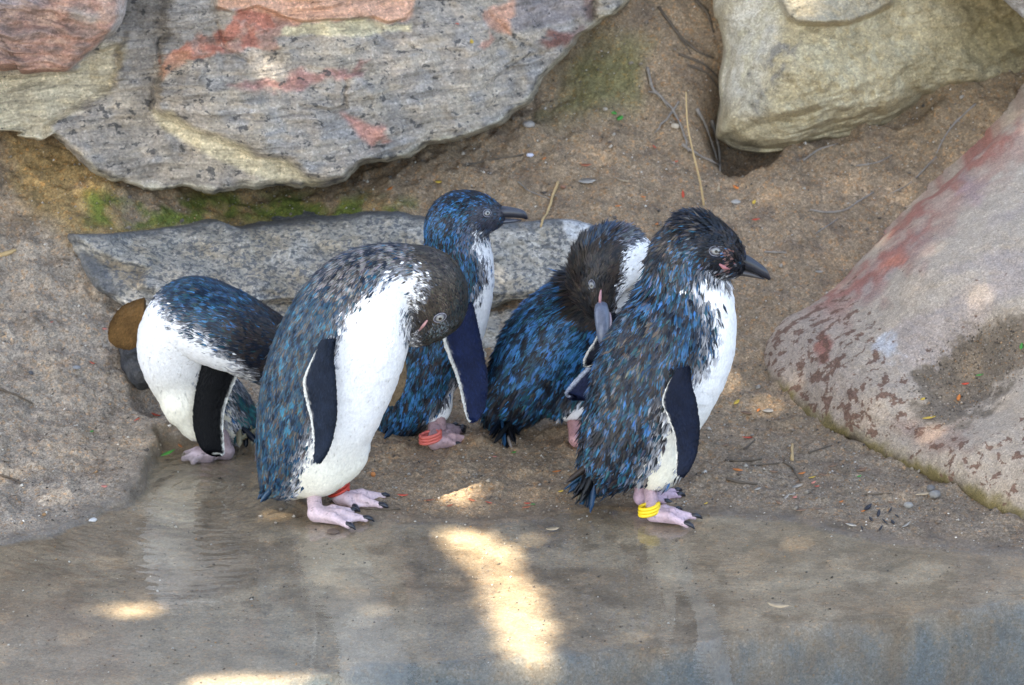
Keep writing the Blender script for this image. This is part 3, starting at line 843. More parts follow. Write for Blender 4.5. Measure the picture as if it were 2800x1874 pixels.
def surface(f, lo, hi, step):
    """surface nets: closed quad mesh where f crosses zero"""
    lo = np.asarray(lo, float); hi = np.asarray(hi, float)
    n = np.ceil((hi - lo) / step).astype(int) + 1
    ax = [lo[k] + step * np.arange(n[k]) for k in range(3)]
    G = np.stack(np.meshgrid(*ax, indexing='ij'), -1)
    V = f(G.reshape(-1, 3)).reshape(n).astype(np.float64)
    S = V < 0
    m = n - 1
    acc = np.zeros(tuple(m) + (3,)); cnt = np.zeros(tuple(m))
    for axis_ in range(3):
        o = [k for k in range(3) if k != axis_]
        for da in (0, 1):
            for db in (0, 1):
                off = [0, 0, 0]; off[o[0]] = da; off[o[1]] = db
                s0 = tuple(slice(off[k], off[k] + m[k]) for k in range(3))
                off2 = list(off); off2[axis_] += 1
                s1 = tuple(slice(off2[k], off2[k] + m[k]) for k in range(3))
                c = S[s0] != S[s1]
                t = np.where(c, V[s0] / np.where(c, V[s0] - V[s1], 1), 0)
                for k in range(3):
                    acc[..., k] += np.where(c, (t if k == axis_ else off[k]), 0)
                cnt += c
    act = cnt > 0
    idx = np.full(tuple(m), -1, np.int64)
    idx[act] = np.arange(act.sum())
    base = np.stack(np.nonzero(act), -1)
    verts = lo + step * (base + acc[act] / cnt[act][:, None])
    quads = []
    for axis_ in range(3):
        o = [(axis_ + 1) % 3, (axis_ + 2) % 3]
        s0 = [slice(1, m[k]) for k in range(3)]; s0[axis_] = slice(0, m[axis_])
        s1 = list(s0); s1[axis_] = slice(1, m[axis_] + 1)
        a, b = S[tuple(s0)], S[tuple(s1)]
        for flip, c in ((0, a & ~b), (1, ~a & b)):
            w = np.stack(np.nonzero(c), -1)
            for k in o:
                w[:, k] += 1
            def at(d0, d1):
                q = w.copy(); q[:, o[0]] -= d0; q[:, o[1]] -= d1
                return idx[q[:, 0], q[:, 1], q[:, 2]]
            Q = np.stack([at(1, 1), at(0, 1), at(0, 0), at(1, 0)], -1)
            quads.append(Q[:, ::-1] if flip else Q)
    Q = np.concatenate(quads)
    return verts, Q[(Q >= 0).all(1)]

def capsules(p, segs):
    """segs: (a, b, ra, rb) -> distance"""
    out = None
    for a, b, ra, rb, k in segs:
        a = np.asarray(a, float); b = np.asarray(b, float)
        e = b - a
        t = np.clip(((p - a) @ e) / (e @ e + 1e-12), 0, 1)
        d = np.linalg.norm(p - a - t[:, None] * e, axis=1) - (ra + (rb - ra) * t)
        out = d if out is None else smin(out, d, k)
    return out

# ------------------------------------------------------------------ penguin materials
M_plume = col_mat("feather", 0.42, 0.28, 0.10, 300, 0.05)
M_skin = col_mat("down", 0.8, 0.08, 0.1, 300, 0.1)
M_flip = col_mat("flipper_scales", 0.55, 0.12, 0.25, 1.0, 0.35, streak=(700, 700, 330))
M_foot = col_mat("foot_skin", 0.45, 0.45, 0.18, 420, 0.4)
M_claw = simple_mat("claw_horn", (0.012, 0.013, 0.02), 0.3, 0.2, 300, 0.5)
M_beak = col_mat("beak_horn", 0.28, 0.5, 0.18, 260, 0.12)
M_eye = col_mat("eye_iris", 0.08, 0.6, 0.05, 900, 0.0)
M_pupil = simple_mat("eye_pupil", (0.006, 0.006, 0.008), 0.06, 0.0, 100, 0.6, 0.0)
M_lid = simple_mat("eye_rim", (0.20, 0.205, 0.25), 0.4, 0.1, 300)
def band_mat(name, c):
    return simple_mat(name, c, 0.38, 0.08, 200, 0.5, 0.05)

def palette(g, n, spec, p=None, clump=1.15):
    """spec: list of (weight, colour); returns n colours with a little scatter, clumped in patches when points are given"""
    w = np.array([s[0] for s in spec], float); w /= w.sum()
    if p is None:
        k = g.choice(len(spec), n, p=w)
    else:
        v = fbm(p * np.array([150, 150, 70.]) + 3.1, 2) * clump + g.normal(0, 0.28, n)
        u = np.argsort(np.argsort(v)) / max(n, 1)
        cs = np.array([s[1] for s in spec])
        order = np.argsort(cs @ np.array([0.45, 0.4, 0.15]))
        mid = np.cumsum(w[order]) - w[order] / 2
        c = np.stack([np.interp(u, mid, cs[order][:, j]) for j in range(3)], -1)
        return c * np.exp(g.normal(0, 0.15, (n, 1))) * np.exp(g.normal(0, 0.05, (n, 3)))
    c = np.array([s[1] for s in spec])[k]
    return c * np.exp(g.normal(0, 0.25, (n, 1))) * np.exp(g.normal(0, 0.05, (n, 3)))

NAVY, BLUE, BRIGHT, TEAL, BROWN, TANB, BLACK = (0.005, 0.011, 0.024), (0.010, 0.045, 0.098), (0.028, 0.125, 0.27), (0.009, 0.060, 0.075), (0.040, 0.030, 0.025), (0.14, 0.11, 0.088), (0.004, 0.0045, 0.0065)

def penguin(spec):
    g = np.random.default_rng(spec["seed"])
    Y0 = spec["Y"]
    ky = spec.get("ky", 0.92)
    sp = np.array([(a, b, r, d) for a, b, r, d in spec["spine"]], float)
    q = catmull(sp, 90)
    C = P(q[:, 0], q[:, 1], Y0 + q[:, 3])
    R = q[:, 2] / PPM
    T = np.gradient(C, axis=0); T /= np.linalg.norm(T, axis=1)[:, None]
    extra = [(P(a, b, Y0 + d), r / PPM) for a, b, r, d in spec.get("extra", [])]
    sc = np.array([1, 1 / ky, 1])
    def sdf(p):
        p = np.asarray(p, float)
        out = np.full(len(p), 1e9)
        for c, r in zip(C, R):
            np.minimum(out, np.linalg.norm((p - c) * sc, axis=1) - r, out=out)
        for c, r in extra:
            out = smin(out, np.linalg.norm((p - c) * sc, axis=1) - r, 0.012)
        return out
    lo = (C - R[:, None]).min(0) - 0.012
    hi = (C + R[:, None]).max(0) + 0.012
    for c, r in extra:
        lo = np.minimum(lo, c - r - 0.01); hi = np.maximum(hi, c + r + 0.01)
    V, F = surface(sdf, lo, hi, 0.0032)
    def grad(p, e=0.0015):
        o = np.stack([sdf(p + np.eye(3)[k] * e) - sdf(p - np.eye(3)[k] * e) for k in range(3)], -1)
        return o / (np.linalg.norm(o, axis=1)[:, None] + 1e-12)
    def flow(p):
        d = np.linalg.norm((p[:, None] - C[None]) * sc, axis=2) - R[None]
        w = np.exp(-(d - d.min(1, keepdims=True)) / 0.006)
        w /= w.sum(1, keepdims=True)
        return w @ T, w @ np.linspace(0, 1, len(C))
    sagit = lambda u: np.interp(u, np.linspace(0, 1, len(C)), C[:, 1])
    def mirror(p, u):
        """far side of the bird takes the markings of the near side"""
        m = p.copy()
        s = sagit(u)
        m[:, 1] = s - np.abs(p[:, 1] - s)
        return m
    base = spec["base"]
    root = empty("penguin", base)
    tag(root, spec["label"], "penguin", "penguins on the shore")
    # --- markings
    def white_of(p, u):
        m = mirror(p, u)
        x, y = pix(m)
        nz = fbm(p * 160 + spec["seed"], 2)
        w = np.zeros(len(p))
        for poly, soft in spec["white"]:
            w = np.maximum(w, sstep(-soft, soft, poly_sd(x, y, poly) + nz * soft * 0.8))
        return w, x, y
    def dark_of(p, u, x, y, n):
        c = palette(g, n, spec["dark"], p, spec.get("clump", 1.15))
        for poly, soft, pal, amt in spec.get("areas", []):
            k = sstep(-soft, soft, poly_sd(x, y, poly)) * amt
            c = np.where((g.random(n) < k)[:, None], palette(g, n, pal, p), c)
        return c
    tv, uv_ = flow(V)
    w, x, y = white_of(V, uv_)
    skin = np.array([0.03, 0.035, 0.045]) * (1 - w[:, None]) + np.array([0.62, 0.60, 0.55]) * w[:, None]
    mk("body", V - grad(V) * 0.0008, F, M_skin, parent=root, col=skin)
    # --- plumage: small overlapping feathers over the whole body
    tri = np.concatenate([F[:, [0, 1, 2]], F[:, [0, 2, 3]]])
    a, b, c = V[tri[:, 0]], V[tri[:, 1]], V[tri[:, 2]]
    ar = np.linalg.norm(np.cross(b - a, c - a), axis=1)
    N = int(spec.get("n", 15000) * spec.get("dens", 3.4))
    k = g.choice(len(tri), N, p=ar / ar.sum())
    r1, r2 = np.sqrt(g.random(N)), g.random(N)
    pt = a[k] * (1 - r1)[:, None] + b[k] * (r1 * (1 - r2))[:, None] + c[k] * (r1 * r2)[:, None]
    nn = grad(pt)
    tt, u = flow(pt)
    keep = np.ones(N, bool)
    for e in spec.get("bare", []):
        ep = hit(sdf, e[0], e[1])
        keep &= np.linalg.norm(pt - ep, axis=1) > e[2] / PPM
        if len(e) > 3:
            em = ep.copy(); em[1] = 2 * np.interp(0.95, np.linspace(0, 1, len(C)), C[:, 1]) - em[1]
    pt, nn, tt, u = pt[keep], nn[keep], tt[keep], u[keep]
    N = len(pt)
    d = -tt + nn * (tt * nn).sum(1)[:, None]
    rf = spec.get("ruffle", 0.16)
    clump = np.stack([fbm(pt * 75 + 11 * j, 2) for j in range(3)], -1)
    d += g.normal(0, rf * 0.6, (N, 3)) + clump * rf * 2.2 + np.array([0, 0, -0.12])
    d -= nn * (d * nn).sum(1)[:, None]
    d /= np.linalg.norm(d, axis=1)[:, None] + 1e-9
    s = np.cross(nn, d)
    w, x, y = white_of(pt, u)
    isw = g.random(N) < w * w * (3 - 2 * w)
    col = dark_of(pt, u, x, y, N)
    cream = sstep(spec.get("cream", (9000, 9001))[0], spec.get("cream", (9000, 9001))[1], y)[:, None]
    wc = np.array([0.80, 0.80, 0.80]) * (1 - cream) + np.array([0.74, 0.70, 0.58]) * cream
    wc = wc * np.exp(g.normal(0, 0.03, (N, 1)))
    col = np.where(isw[:, None], wc, col)
    edge_ = (w > 0.03) & (w < 0.97) & (g.random(N) < 0.6)          # frosted feathers along the border
    fro = np.array([0.46, 0.47, 0.50]) * w[:, None] + np.array([0.05, 0.055, 0.07]) * (1 - w[:, None]); fro = fro * np.exp(g.normal(0, 0.35, (N, 1)))
    col = np.where(edge_[:, None], fro, col)
    hs = sstep(spec.get("head_u", 0.72), spec.get("head_u", 0.72) + 0.12, u)
    L = (0.0072 * (1 - hs) + 0.0040 * hs) * g.uniform(0.75, 1.3, N) * spec.get("len", 1.0)
    L = L * (1 - 0.25 * isw) * (1 + spec.get("long", 0.35) * sstep(0.35, 0.05, u) * ~isw)
    W = L * g.uniform(0.13, 0.19, N) * (1 + 0.5 * isw) * (1 + 0.25 * hs) * spec.get("wide", 1.0)
    lift = (spec.get("lift", 0.10) + 0.08 * g.random(N)) * (1 - 0.7 * isw)
    lift = lift + np.where(g.random(N) < spec.get("spiky", 0.012), g.uniform(0.1, 0.45, N), 0) * ~isw
    for poly, kl, kf in spec.get("tuft", []):
        ins = sstep(-10, 10, poly_sd(x, y, poly)) * (g.random(N) < 0.5)
        L = L * (1 + (kl - 1) * ins); lift = lift + kf * ins * g.random(N)
    W = np.minimum(W, 0.0019)
    pt = pt + nn * (0.0011 * fbm(pt * 85, 2) * (0.35 + 0.65 * isw))[:, None]
    Lc, Wc, lf = L[:, None], W[:, None], lift[:, None]
    r0 = pt + nn * 0.0001 - d * Lc * 0.25
    l0 = pt + d * Lc * 0.35 - s * Wc + nn * Lc * lf * 0.35
    m0 = pt + d * Lc * 0.40 + nn * (Lc * lf * 0.5 + Wc * 0.35)
    g0 = pt + d * Lc * 0.35 + s * Wc + nn * Lc * lf * 0.35
    t0 = pt + d * Lc * 1.0 + nn * Lc * lf
    fv = np.stack([r0, l0, m0, g0, t0], 1).reshape(-1, 3)
    bi = np.arange(N)[:, None] * 5
    ff = np.concatenate([bi + np.array([[0, 1, 2]]), bi + np.array([[0, 2, 3]]), bi + np.array([[1, 4, 2]]), bi + np.array([[2, 4, 3]])])
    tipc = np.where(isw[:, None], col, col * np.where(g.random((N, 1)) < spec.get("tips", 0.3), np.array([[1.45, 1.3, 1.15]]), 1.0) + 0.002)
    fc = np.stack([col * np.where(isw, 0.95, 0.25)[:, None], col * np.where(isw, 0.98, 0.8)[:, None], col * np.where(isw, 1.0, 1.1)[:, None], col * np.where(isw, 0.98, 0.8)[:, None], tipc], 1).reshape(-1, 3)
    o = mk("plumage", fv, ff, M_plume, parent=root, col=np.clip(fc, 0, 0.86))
    o["kind"] = "stuff"
    spec["sdf"], spec["root"], spec["C"], spec["R"], spec["grad"] = sdf, root, C, R, grad
    spec["g"] = g
    return root

def hit(sdf, px, py, far=False):
    d = ray(np.array(px), np.array(py)); d = d / np.linalg.norm(d)
    t = 4.6
    for _ in range(160):
        p = CAM + d * t
        v = sdf(p[None])[0]
        if v < 0.0002:
            return p
        t += max(v * 0.8, 0.0002)
        if t > 8:
            break
    return CAM + d * 6.1

def add_eye(spec, px, py, r, stretch=(1.25, 0.85), tilt=0.0, both=True):
    root = spec["root"]
    p = hit(spec["sdf"], px, py)
    n = spec["grad"](p[None])[0]
    places = [(p, n)]
    if both:
        hy = spec["C"][-8, 1]
        pm_ = p.copy(); pm_[1] = 2 * hy - p[1]
        nm = n.copy(); nm[1] = -n[1]
        places.append((pm_, nm))
    for p, n in places:
        rx = np.cross((0, 0, 1.0), n); rx /= np.linalg.norm(rx)
        if n[1] > 0: rx = -rx
        up = np.cross(n, rx) if n[1] <= 0 else np.cross(rx, n)
        ct, st = math.cos(tilt), math.sin(tilt)
        ex, ey = rx * ct + up * st, up * ct - rx * st
        rr = r / PPM
        a = np.linspace(0, 2 * np.pi, 28, endpoint=False)
        prof = [(0.02, 0.62), (0.28, 0.60), (0.45, 0.56), (0.58, 0.50), (0.66, 0.44), (0.74, 0.38), (0.9, 0.22), (1.0, 0.02), (0.9, -0.3)]
        cols = [(0.20, 0.196, 0.18)] * 2 + [(0.24, 0.24, 0.225), (0.19, 0.19, 0.19), (0.14, 0.14, 0.15), (0.07, 0.07, 0.08), (0.06, 0.06, 0.075), (0.06, 0.06, 0.07), (0.03, 0.03, 0.035)]
        Rg = np.array([[p + n * rr * (h - 0.12) * 0.75 + ex * rr * q * math.cos(t) * (1 + (stretch[0] - 1) * q) + ey * rr * q * math.sin(t) * (1 + (stretch[1] - 1) * q) for t in a] for q, h in prof])
        v, f = rings(Rg)
        cc = np.repeat(np.array(cols), 28, 0); cc = np.vstack([cc, cols[0], cols[-1]])
        e = mk("eye", v, f, M_eye, parent=root, col=cc)
        Rp = np.array([[p + n * rr * h * 0.75 + (ex * math.cos(t) + ey * math.sin(t)) * rr * q for t in a[::2]] for q, h in ((0.02, 0.54), (0.20, 0.535), (0.29, 0.50), (0.30, 0.40))])
        v, f = rings(Rp)
        pu = mk("pupil", v, f, M_pupil, origin=spec["base"]); pu.parent = e; pu.location = (0, 0, 0)
        tv = np.array([p + n * rr * 0.02 + ex * rr * stretch[0] * 1.03 * math.cos(t) + ey * rr * stretch[1] * 1.03 * math.sin(t) for t in np.append(a, [a[0], a[1]])])
        v, f = tube(tv, rr * 0.085, 6, up=n)
        ri = mk("eyelid", v, f, M_lid, origin=spec["base"]); ri.parent = e; ri.location = (0, 0, 0)

def add_beak(spec, up_pts, low_pts, side, colour_up, colour_low, tipc=(0.012, 0.012, 0.018)):
    """points: (px, py, dY, half height px, half width px)"""
    root = spec["root"]
    for name, pts, cc in (("beak", up_pts, colour_up), ("lower_beak", low_pts, colour_low)):
        q = catmull(np.array(pts, float), 22)
        c = P(q[:, 0], q[:, 1], spec["Y"] + q[:, 2])
        v, f = tube(c, np.maximum(q[:, 4], 0.4) / PPM, 14, np.maximum(q[:, 3], 0.4) / PPM, up=side)
        tt = np.repeat(np.linspace(0, 1, 22), 14)
        ang = np.tile(np.arange(14) / 14 * 2 * np.pi, 22)
        k = sstep(0.72, 0.95, tt)[:, None]
        col = np.array(cc) * (1 - k) + np.array(tipc) * k
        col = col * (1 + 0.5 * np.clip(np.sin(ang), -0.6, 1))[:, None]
        col = np.vstack([col, col[0], col[-1]])
        mk(name, v, f, M_beak, parent=root, col=np.clip(col, 0, 0.7))

def add_flipper(spec, pairs, dYl, dYr, thick, paint, label=None):
    """pairs: ((lx, ly), (rx, ry)) edge points root -> tip; dY: offsets from the bird's plane (start, end)"""
    n = 40; m = 28
    Lp = catmull([p[0] for p in pairs], n); Rp = catmull([p[1] for p in pairs], n)
    t = np.linspace(0, 1, n)
    A = P(Lp[:, 0], Lp[:, 1], spec["Y"] + dYl[0] + (dYl[1] - dYl[0]) * t)
    B = P(Rp[:, 0], Rp[:, 1], spec["Y"] + dYr[0] + (dYr[1] - dYr[0]) * t)
    c = (A + B) / 2; h = (B - A) / 2
    T = np.gradient(c, axis=0); T /= np.linalg.norm(T, axis=1)[:, None]
    N = np.cross(h, T); N /= np.linalg.norm(N, axis=1)[:, None] + 1e-9
    th = thick * (1 - 0.55 * t)
    a = np.linspace(0, 2 * np.pi, m, endpoint=False)
    ca, sa = np.cos(a), np.sin(a)
    Rg = c[:, None] + h[:, None] * ca[None, :, None] + N[:, None] * (sa * np.abs(sa) ** 0.3)[None, :, None] * th[:, None, None]
    v, f = rings(Rg)
    col = paint(np.repeat(t, m), np.tile(ca, n), np.tile(sa, n), v[:-2])
    col = np.vstack([col, col[0], col[-1]])
    o = mk("flipper", v, f, M_flip, parent=spec["root"], col=col)
    if label:
        o["label"] = label
    # tiny scale feathers over both faces
    g = np.random.default_rng(len(bpy.data.objects))
    K = 2600
    ti = g.uniform(0.0, 0.985, K) ** 0.9 * (n - 1); ai = g.uniform(0, m, K)
    i0 = np.minimum(ti.astype(int), n - 2); j0 = ai.astype(int) % m; j1 = (j0 + 1) % m
    ft, fa = (ti - i0)[:, None], (ai - ai.astype(int))[:, None]
    cg = col[:n * m].reshape(n, m, 3)
    bil = lambda G: (G[i0, j0] * (1 - ft) + G[i0 + 1, j0] * ft) * (1 - fa) + (G[i0, j1] * (1 - ft) + G[i0 + 1, j1] * ft) * fa
    p0 = bil(Rg); c0 = bil(cg)
    d0 = bil(np.repeat(T[:, None], m, 1)); s0 = bil(np.repeat((h / np.linalg.norm(h, axis=1)[:, None])[:, None], m, 1))
    nn = p0 - bil(np.repeat(c[:, None], m, 1)); nn = nn - s0 * (nn * s0).sum(1)[:, None]; nn /= np.linalg.norm(nn, axis=1)[:, None] + 1e-9
    root_k = sstep(0.18, 0.0, ti / (n - 1))[:, None]
    L = 0.0030 * g.uniform(0.7, 1.3, (K, 1)) * (1 + 1.2 * root_k)
    d0 = d0 + s0 * g.normal(0, 0.12, (K, 1))
    c0 = c0 * np.exp(g.normal(0, 0.12, (K, 1)))
    fv = np.stack([p0 - d0 * L * 0.3, p0 + d0 * L * 0.3 - s0 * L * 0.28 + nn * L * 0.06, p0 + d0 * L + nn * L * 0.14, p0 + d0 * L * 0.3 + s0 * L * 0.28 + nn * L * 0.06], 1).reshape(-1, 3)
    fc = np.stack([c0 * 0.85, c0, c0 * 1.15, c0], 1).reshape(-1, 3)
    pl = mk("plumage", fv, np.arange(4 * K).reshape(-1, 4), M_flip, origin=spec["base"], col=np.clip(fc, 0, 0.8))
    pl.parent = o; pl.location = (0, 0, 0); pl["kind"] = "stuff"
    return o

def flip_paint(dark, edge=(0.66, 0.66, 0.62), w0=0.62, side=-1, tip=None, nz=0.022, width=None):
    def fn(t, ca, sa, v):
        n1 = fbm(v * 220, 2)
        k = sstep(w0 - 0.04, w0 + 0.04, side * ca + nz * n1 * 2)
        k = k * sstep(0.04, 0.12, t)
        d = np.array(dark) * (1 + 0.35 * fbm(v * 90, 2))[:, None]
        lead = sstep(0.75, 1.0, -side * ca)
        d = d * (1 - 0.35 * lead)[:, None]
        return np.clip(d * (1 - k[:, None]) + np.array(edge) * k[:, None], 0, 1)
    return fn

def add_foot(spec, top, heel, toes, pink=(0.50, 0.36, 0.38), legr=17, toe_r=11, z=0.004, heel_z=0.009, topY=None, step=0.0013, claws=True):
    """top: (px, py) of the shank, heel and toe tips: photo pixels on the ground"""
    root = spec["root"]
    hz = PZ(*heel, heel_z)
    tp = P(top[0], top[1], hz[1] if topY is None else topY)
    tips = [PZ(a, b, z) for a, b in toes]
    segs = [(tp, hz + [0, 0, 0.003], legr / PPM, legr * 0.95 / PPM, 0.004)]
    for q in tips:
        mid = hz + (q - hz) * 0.5 + [0, 0, 0.004]
        segs.append((hz + [0, 0, 0.001], mid, toe_r * 1.05 / PPM, toe_r * 0.80 / PPM, 0.004))
        segs.append((mid, q, toe_r * 0.80 / PPM, toe_r * 0.55 / PPM, 0.003))
    for q0, q1 in zip(tips[:-1], tips[1:]):
        for k in (0.14, 0.28, 0.42, 0.58, 0.72, 0.86):
            e = hz + ((q0 * (1 - k) + q1 * k) - hz) * (0.90 - 0.55 * k * (1 - k))
            e[2] = z
            segs.append((hz + [0, 0, -0.002], e, toe_r * 0.6 / PPM, toe_r * 0.30 / PPM, 0.003))
    pts = np.array([s[0] for s in segs] + [s[1] for s in segs])
    f = lambda p: capsules(p, segs)
    V, Q = surface(f, pts.min(0) - 0.011, pts.max(0) + 0.011, step)
    n = fbm(V * 110, 3)
    col = np.array(pink) * (1 + 0.16 * n)[:, None]
    fade = sstep(0.0, 0.02, V[:, 2] - z)[:, None]
    col = col * (1 - 0.12 * fade) + np.array([0.04, 0.0, 0.0]) * fade * 0.5
    col = np.where((fbm(V * 260 + 4, 2) > 0.55)[:, None], col * 0.55, col)
    ft = mk("foot", V, Q, M_foot, parent=root, col=np.clip(col, 0, 1))
    for q in (tips if claws else []):
        dr = q - hz; dr /= np.linalg.norm(dr)
        c = [q - dr * 0.004 + [0, 0, 0.0015], q + dr * 0.002 + [0, 0, 0.002], q + dr * 0.006 + [0, 0, 0.0008], q + dr * 0.009 + [0, 0, -0.002]]
        v, fcs = tube(c, [0.0030, 0.0032, 0.0022, 0.0005], 8, [0.0024, 0.0028, 0.002, 0.0005])
        cl = mk("claw", v, fcs, M_claw, origin=spec["base"]); cl.parent = ft; cl.location = (0, 0, 0)
    return ft

def add_band(spec, c, r, n, mat, Y, gap=8.5, wire=4.6, tiltx=0.0, lean=0.0):
    """coiled plastic ring: n turns around the shank"""
    root = spec["root"]
    ctr = P(c[0], c[1], Y)
    a = np.linspace(0, 2 * np.pi * n, 26 * n)
    rr = r / PPM
    up = np.array([lean, 0, 1.0]); up /= np.linalg.norm(up)
    ex = np.cross((0, 1, 0), up); ex /= np.linalg.norm(ex)
    ey = np.cross(up, ex)
    pts = ctr + ex * (rr * np.cos(a))[:, None] + ey * (rr * np.sin(a))[:, None] + up * ((a / (2 * np.pi) - n / 2) * gap / PPM)[:, None] + np.array([0, 0, 1.0]) * (tiltx * rr * np.cos(a))[:, None]
    v, f = tube(pts, wire / PPM, 8, up=up)
    return mk("leg_band", v, f, mat, parent=root)

def add_tail(spec, base, tips, pal, width=11, base_d=0.0, tip_d=-0.015):
    """stiff tail feathers from base (px) fanning to tips (px)"""
    g = spec["g"]
    vs, fs, cs = [], [], []
    for k, (tx, ty) in enumerate(tips):
        dy = g.uniform(-0.018, 0.018)
        b0 = P(base[0] + g.normal(0, 16), base[1] + g.normal(0, 10), spec["Y"] + base_d + dy * 0.6)
        t0 = P(tx, ty, spec["Y"] + tip_d + dy)
        d = t0 - b0
        s = np.cross(d, (0, 1, 0)); s /= np.linalg.norm(s)
        s = s + np.array([0, g.normal(0, 0.5), 0]); s /= np.linalg.norm(s)
        nrm = np.cross(s, d); nrm /= np.linalg.norm(nrm)
        w = width / PPM * g.uniform(0.8, 1.2)
        o = len(vs)
        prof = [(0, 0.5), (0.3, 0.9), (0.6, 1.0), (0.85, 0.8), (1.0, 0.12)]
        c0 = palette(g, 1, pal)[0]
        for q, ww in prof:
            p = b0 + d * q
            vs += [p - s * w * ww, p - nrm * 0.0012, p + s * w * ww, p + nrm * 0.0012]
            cs += [c0 * (0.8 + 0.5 * q), c0 * 0.6, c0 * (0.8 + 0.5 * q), c0 * 0.5]
        for i in range(4):
            for j in range(4):
                fs.append((o + i * 4 + j, o + i * 4 + (j + 1) % 4, o + i * 4 + 4 + (j + 1) % 4, o + i * 4 + 4 + j))
    mk("tail", np.array(vs), fs, M_plume, parent=spec["root"], col=np.array(cs))
# ------------------------------------------------------------------ the five birds
def gbase(px, py):
    p = PZ(px, py, 0.0)
    return np.array([p[0], p[1], 0.0])

# upright bird looking aside, coral band
B3 = dict(seed=3, Y=0.25, base=gbase(1180, 1205), label="upright blue penguin looking sideways with a coral pink leg band", n=15000,
    spine=[(1065, 1165, 34, .0), (1110, 1120, 72, .0), (1145, 1040, 100, .0), (1185, 950, 116, .0), (1215, 880, 118, .0), (1243, 800, 108, .0), (1254, 730, 99, .0), (1250, 665, 92, .0), (1252, 612, 90, .0), (1292, 590, 70, -.004), (1340, 590, 42, -.004)],
    extra=[(1190, 1110, 48, -.015)], head_u=0.66,
    white=[([(1300, 635), (1330, 655), (1400, 650), (1420, 800), (1380, 960), (1300, 990), (1280, 870), (1288, 825), (1322, 765), (1320, 706), (1292, 680)], 22),
           ([(1238, 1040), (1300, 1040), (1280, 1140), (1215, 1200), (1150, 1200), (1165, 1160), (1185, 1128), (1218, 1102)], 12)],
    dark=[(2.6, BLUE), (2.4, NAVY), (1.6, BRIGHT), (0.7, (0.035, 0.15, 0.36)), (0.8, TEAL), (0.5, BROWN), (0.5, BLACK)],
    areas=[([(1120, 490), (1400, 490), (1400, 560), (1330, 545), (1240, 545), (1170, 590)], 20, [(2, BLACK), (1, NAVY), (0.6, BLUE)], 0.7),
           ([(1290, 560), (1400, 560), (1400, 640), (1330, 650), (1290, 630)], 18, [(2, (0.03, 0.032, 0.045)), (1, (0.05, 0.05, 0.065))], 0.85),
           ([(1250, 610), (1330, 630), (1310, 690), (1250, 680)], 25, [(1, (0.12, 0.14, 0.19)), (1, (0.06, 0.09, 0.15))], 0.6)],
    clump=0.55, bare=[(1332, 583, 13)], lift=0.08, tips=0.15, ruffle=0.12)
penguin(B3)
add_eye(B3, 1332, 583, 11, (1.15, 0.95), 0.0)
add_beak(B3, [(1340, 586, -.004, 21, 24), (1372, 580, -.004, 18, 17), (1404, 582, -.004, 15, 12), (1428, 587, -.004, 12, 8), (1441, 599, -.004, 4, 3)],
         [(1340, 607, -.004, 12, 19), (1372, 605, -.004, 9, 13), (1400, 604, -.004, 6, 8), (1426, 603, -.004, 2, 3)], (0, 0, 1), (0.028, 0.03, 0.04), (0.06, 0.065, 0.085))
add_flipper(B3, [((1236, 870), (1290, 826)), ((1212, 915), (1304, 880)), ((1222, 962), (1318, 945)), ((1243, 1015), (1329, 1005)), ((1258, 1062), (1332, 1055)), ((1268, 1104), (1326, 1108)), ((1278, 1138), (1310, 1140)), ((1288, 1148), (1296, 1149))],
            (-.060, -.075), (-.055, -.075), 0.006, flip_paint((0.006, 0.013, 0.048), w0=0.82))
add_tail(B3, (1080, 1140), [(1040, 1198), (1050, 1200), (1060, 1192), (1048, 1186), (1075, 1188)], [(1, BLUE), (1, NAVY)])
add_foot(B3, (1190, 1125), (1188, 1212), [(1262, 1178), (1282, 1200), (1248, 1218)], topY=.255, pink=(0.42, 0.28, 0.29), legr=20, toe_r=15)
add_foot(B3, (1202, 1140), (1206, 1186), [(1262, 1172), (1256, 1182), (1244, 1166)], pink=(0.35, 0.24, 0.25), legr=17, toe_r=10)
add_band(B3, (1177, 1196), 29, 3, band_mat("coral_band", (0.62, 0.13, 0.10)), PZ(1188, 1212, .009)[1], gap=9, wire=5.0, tiltx=0.22)

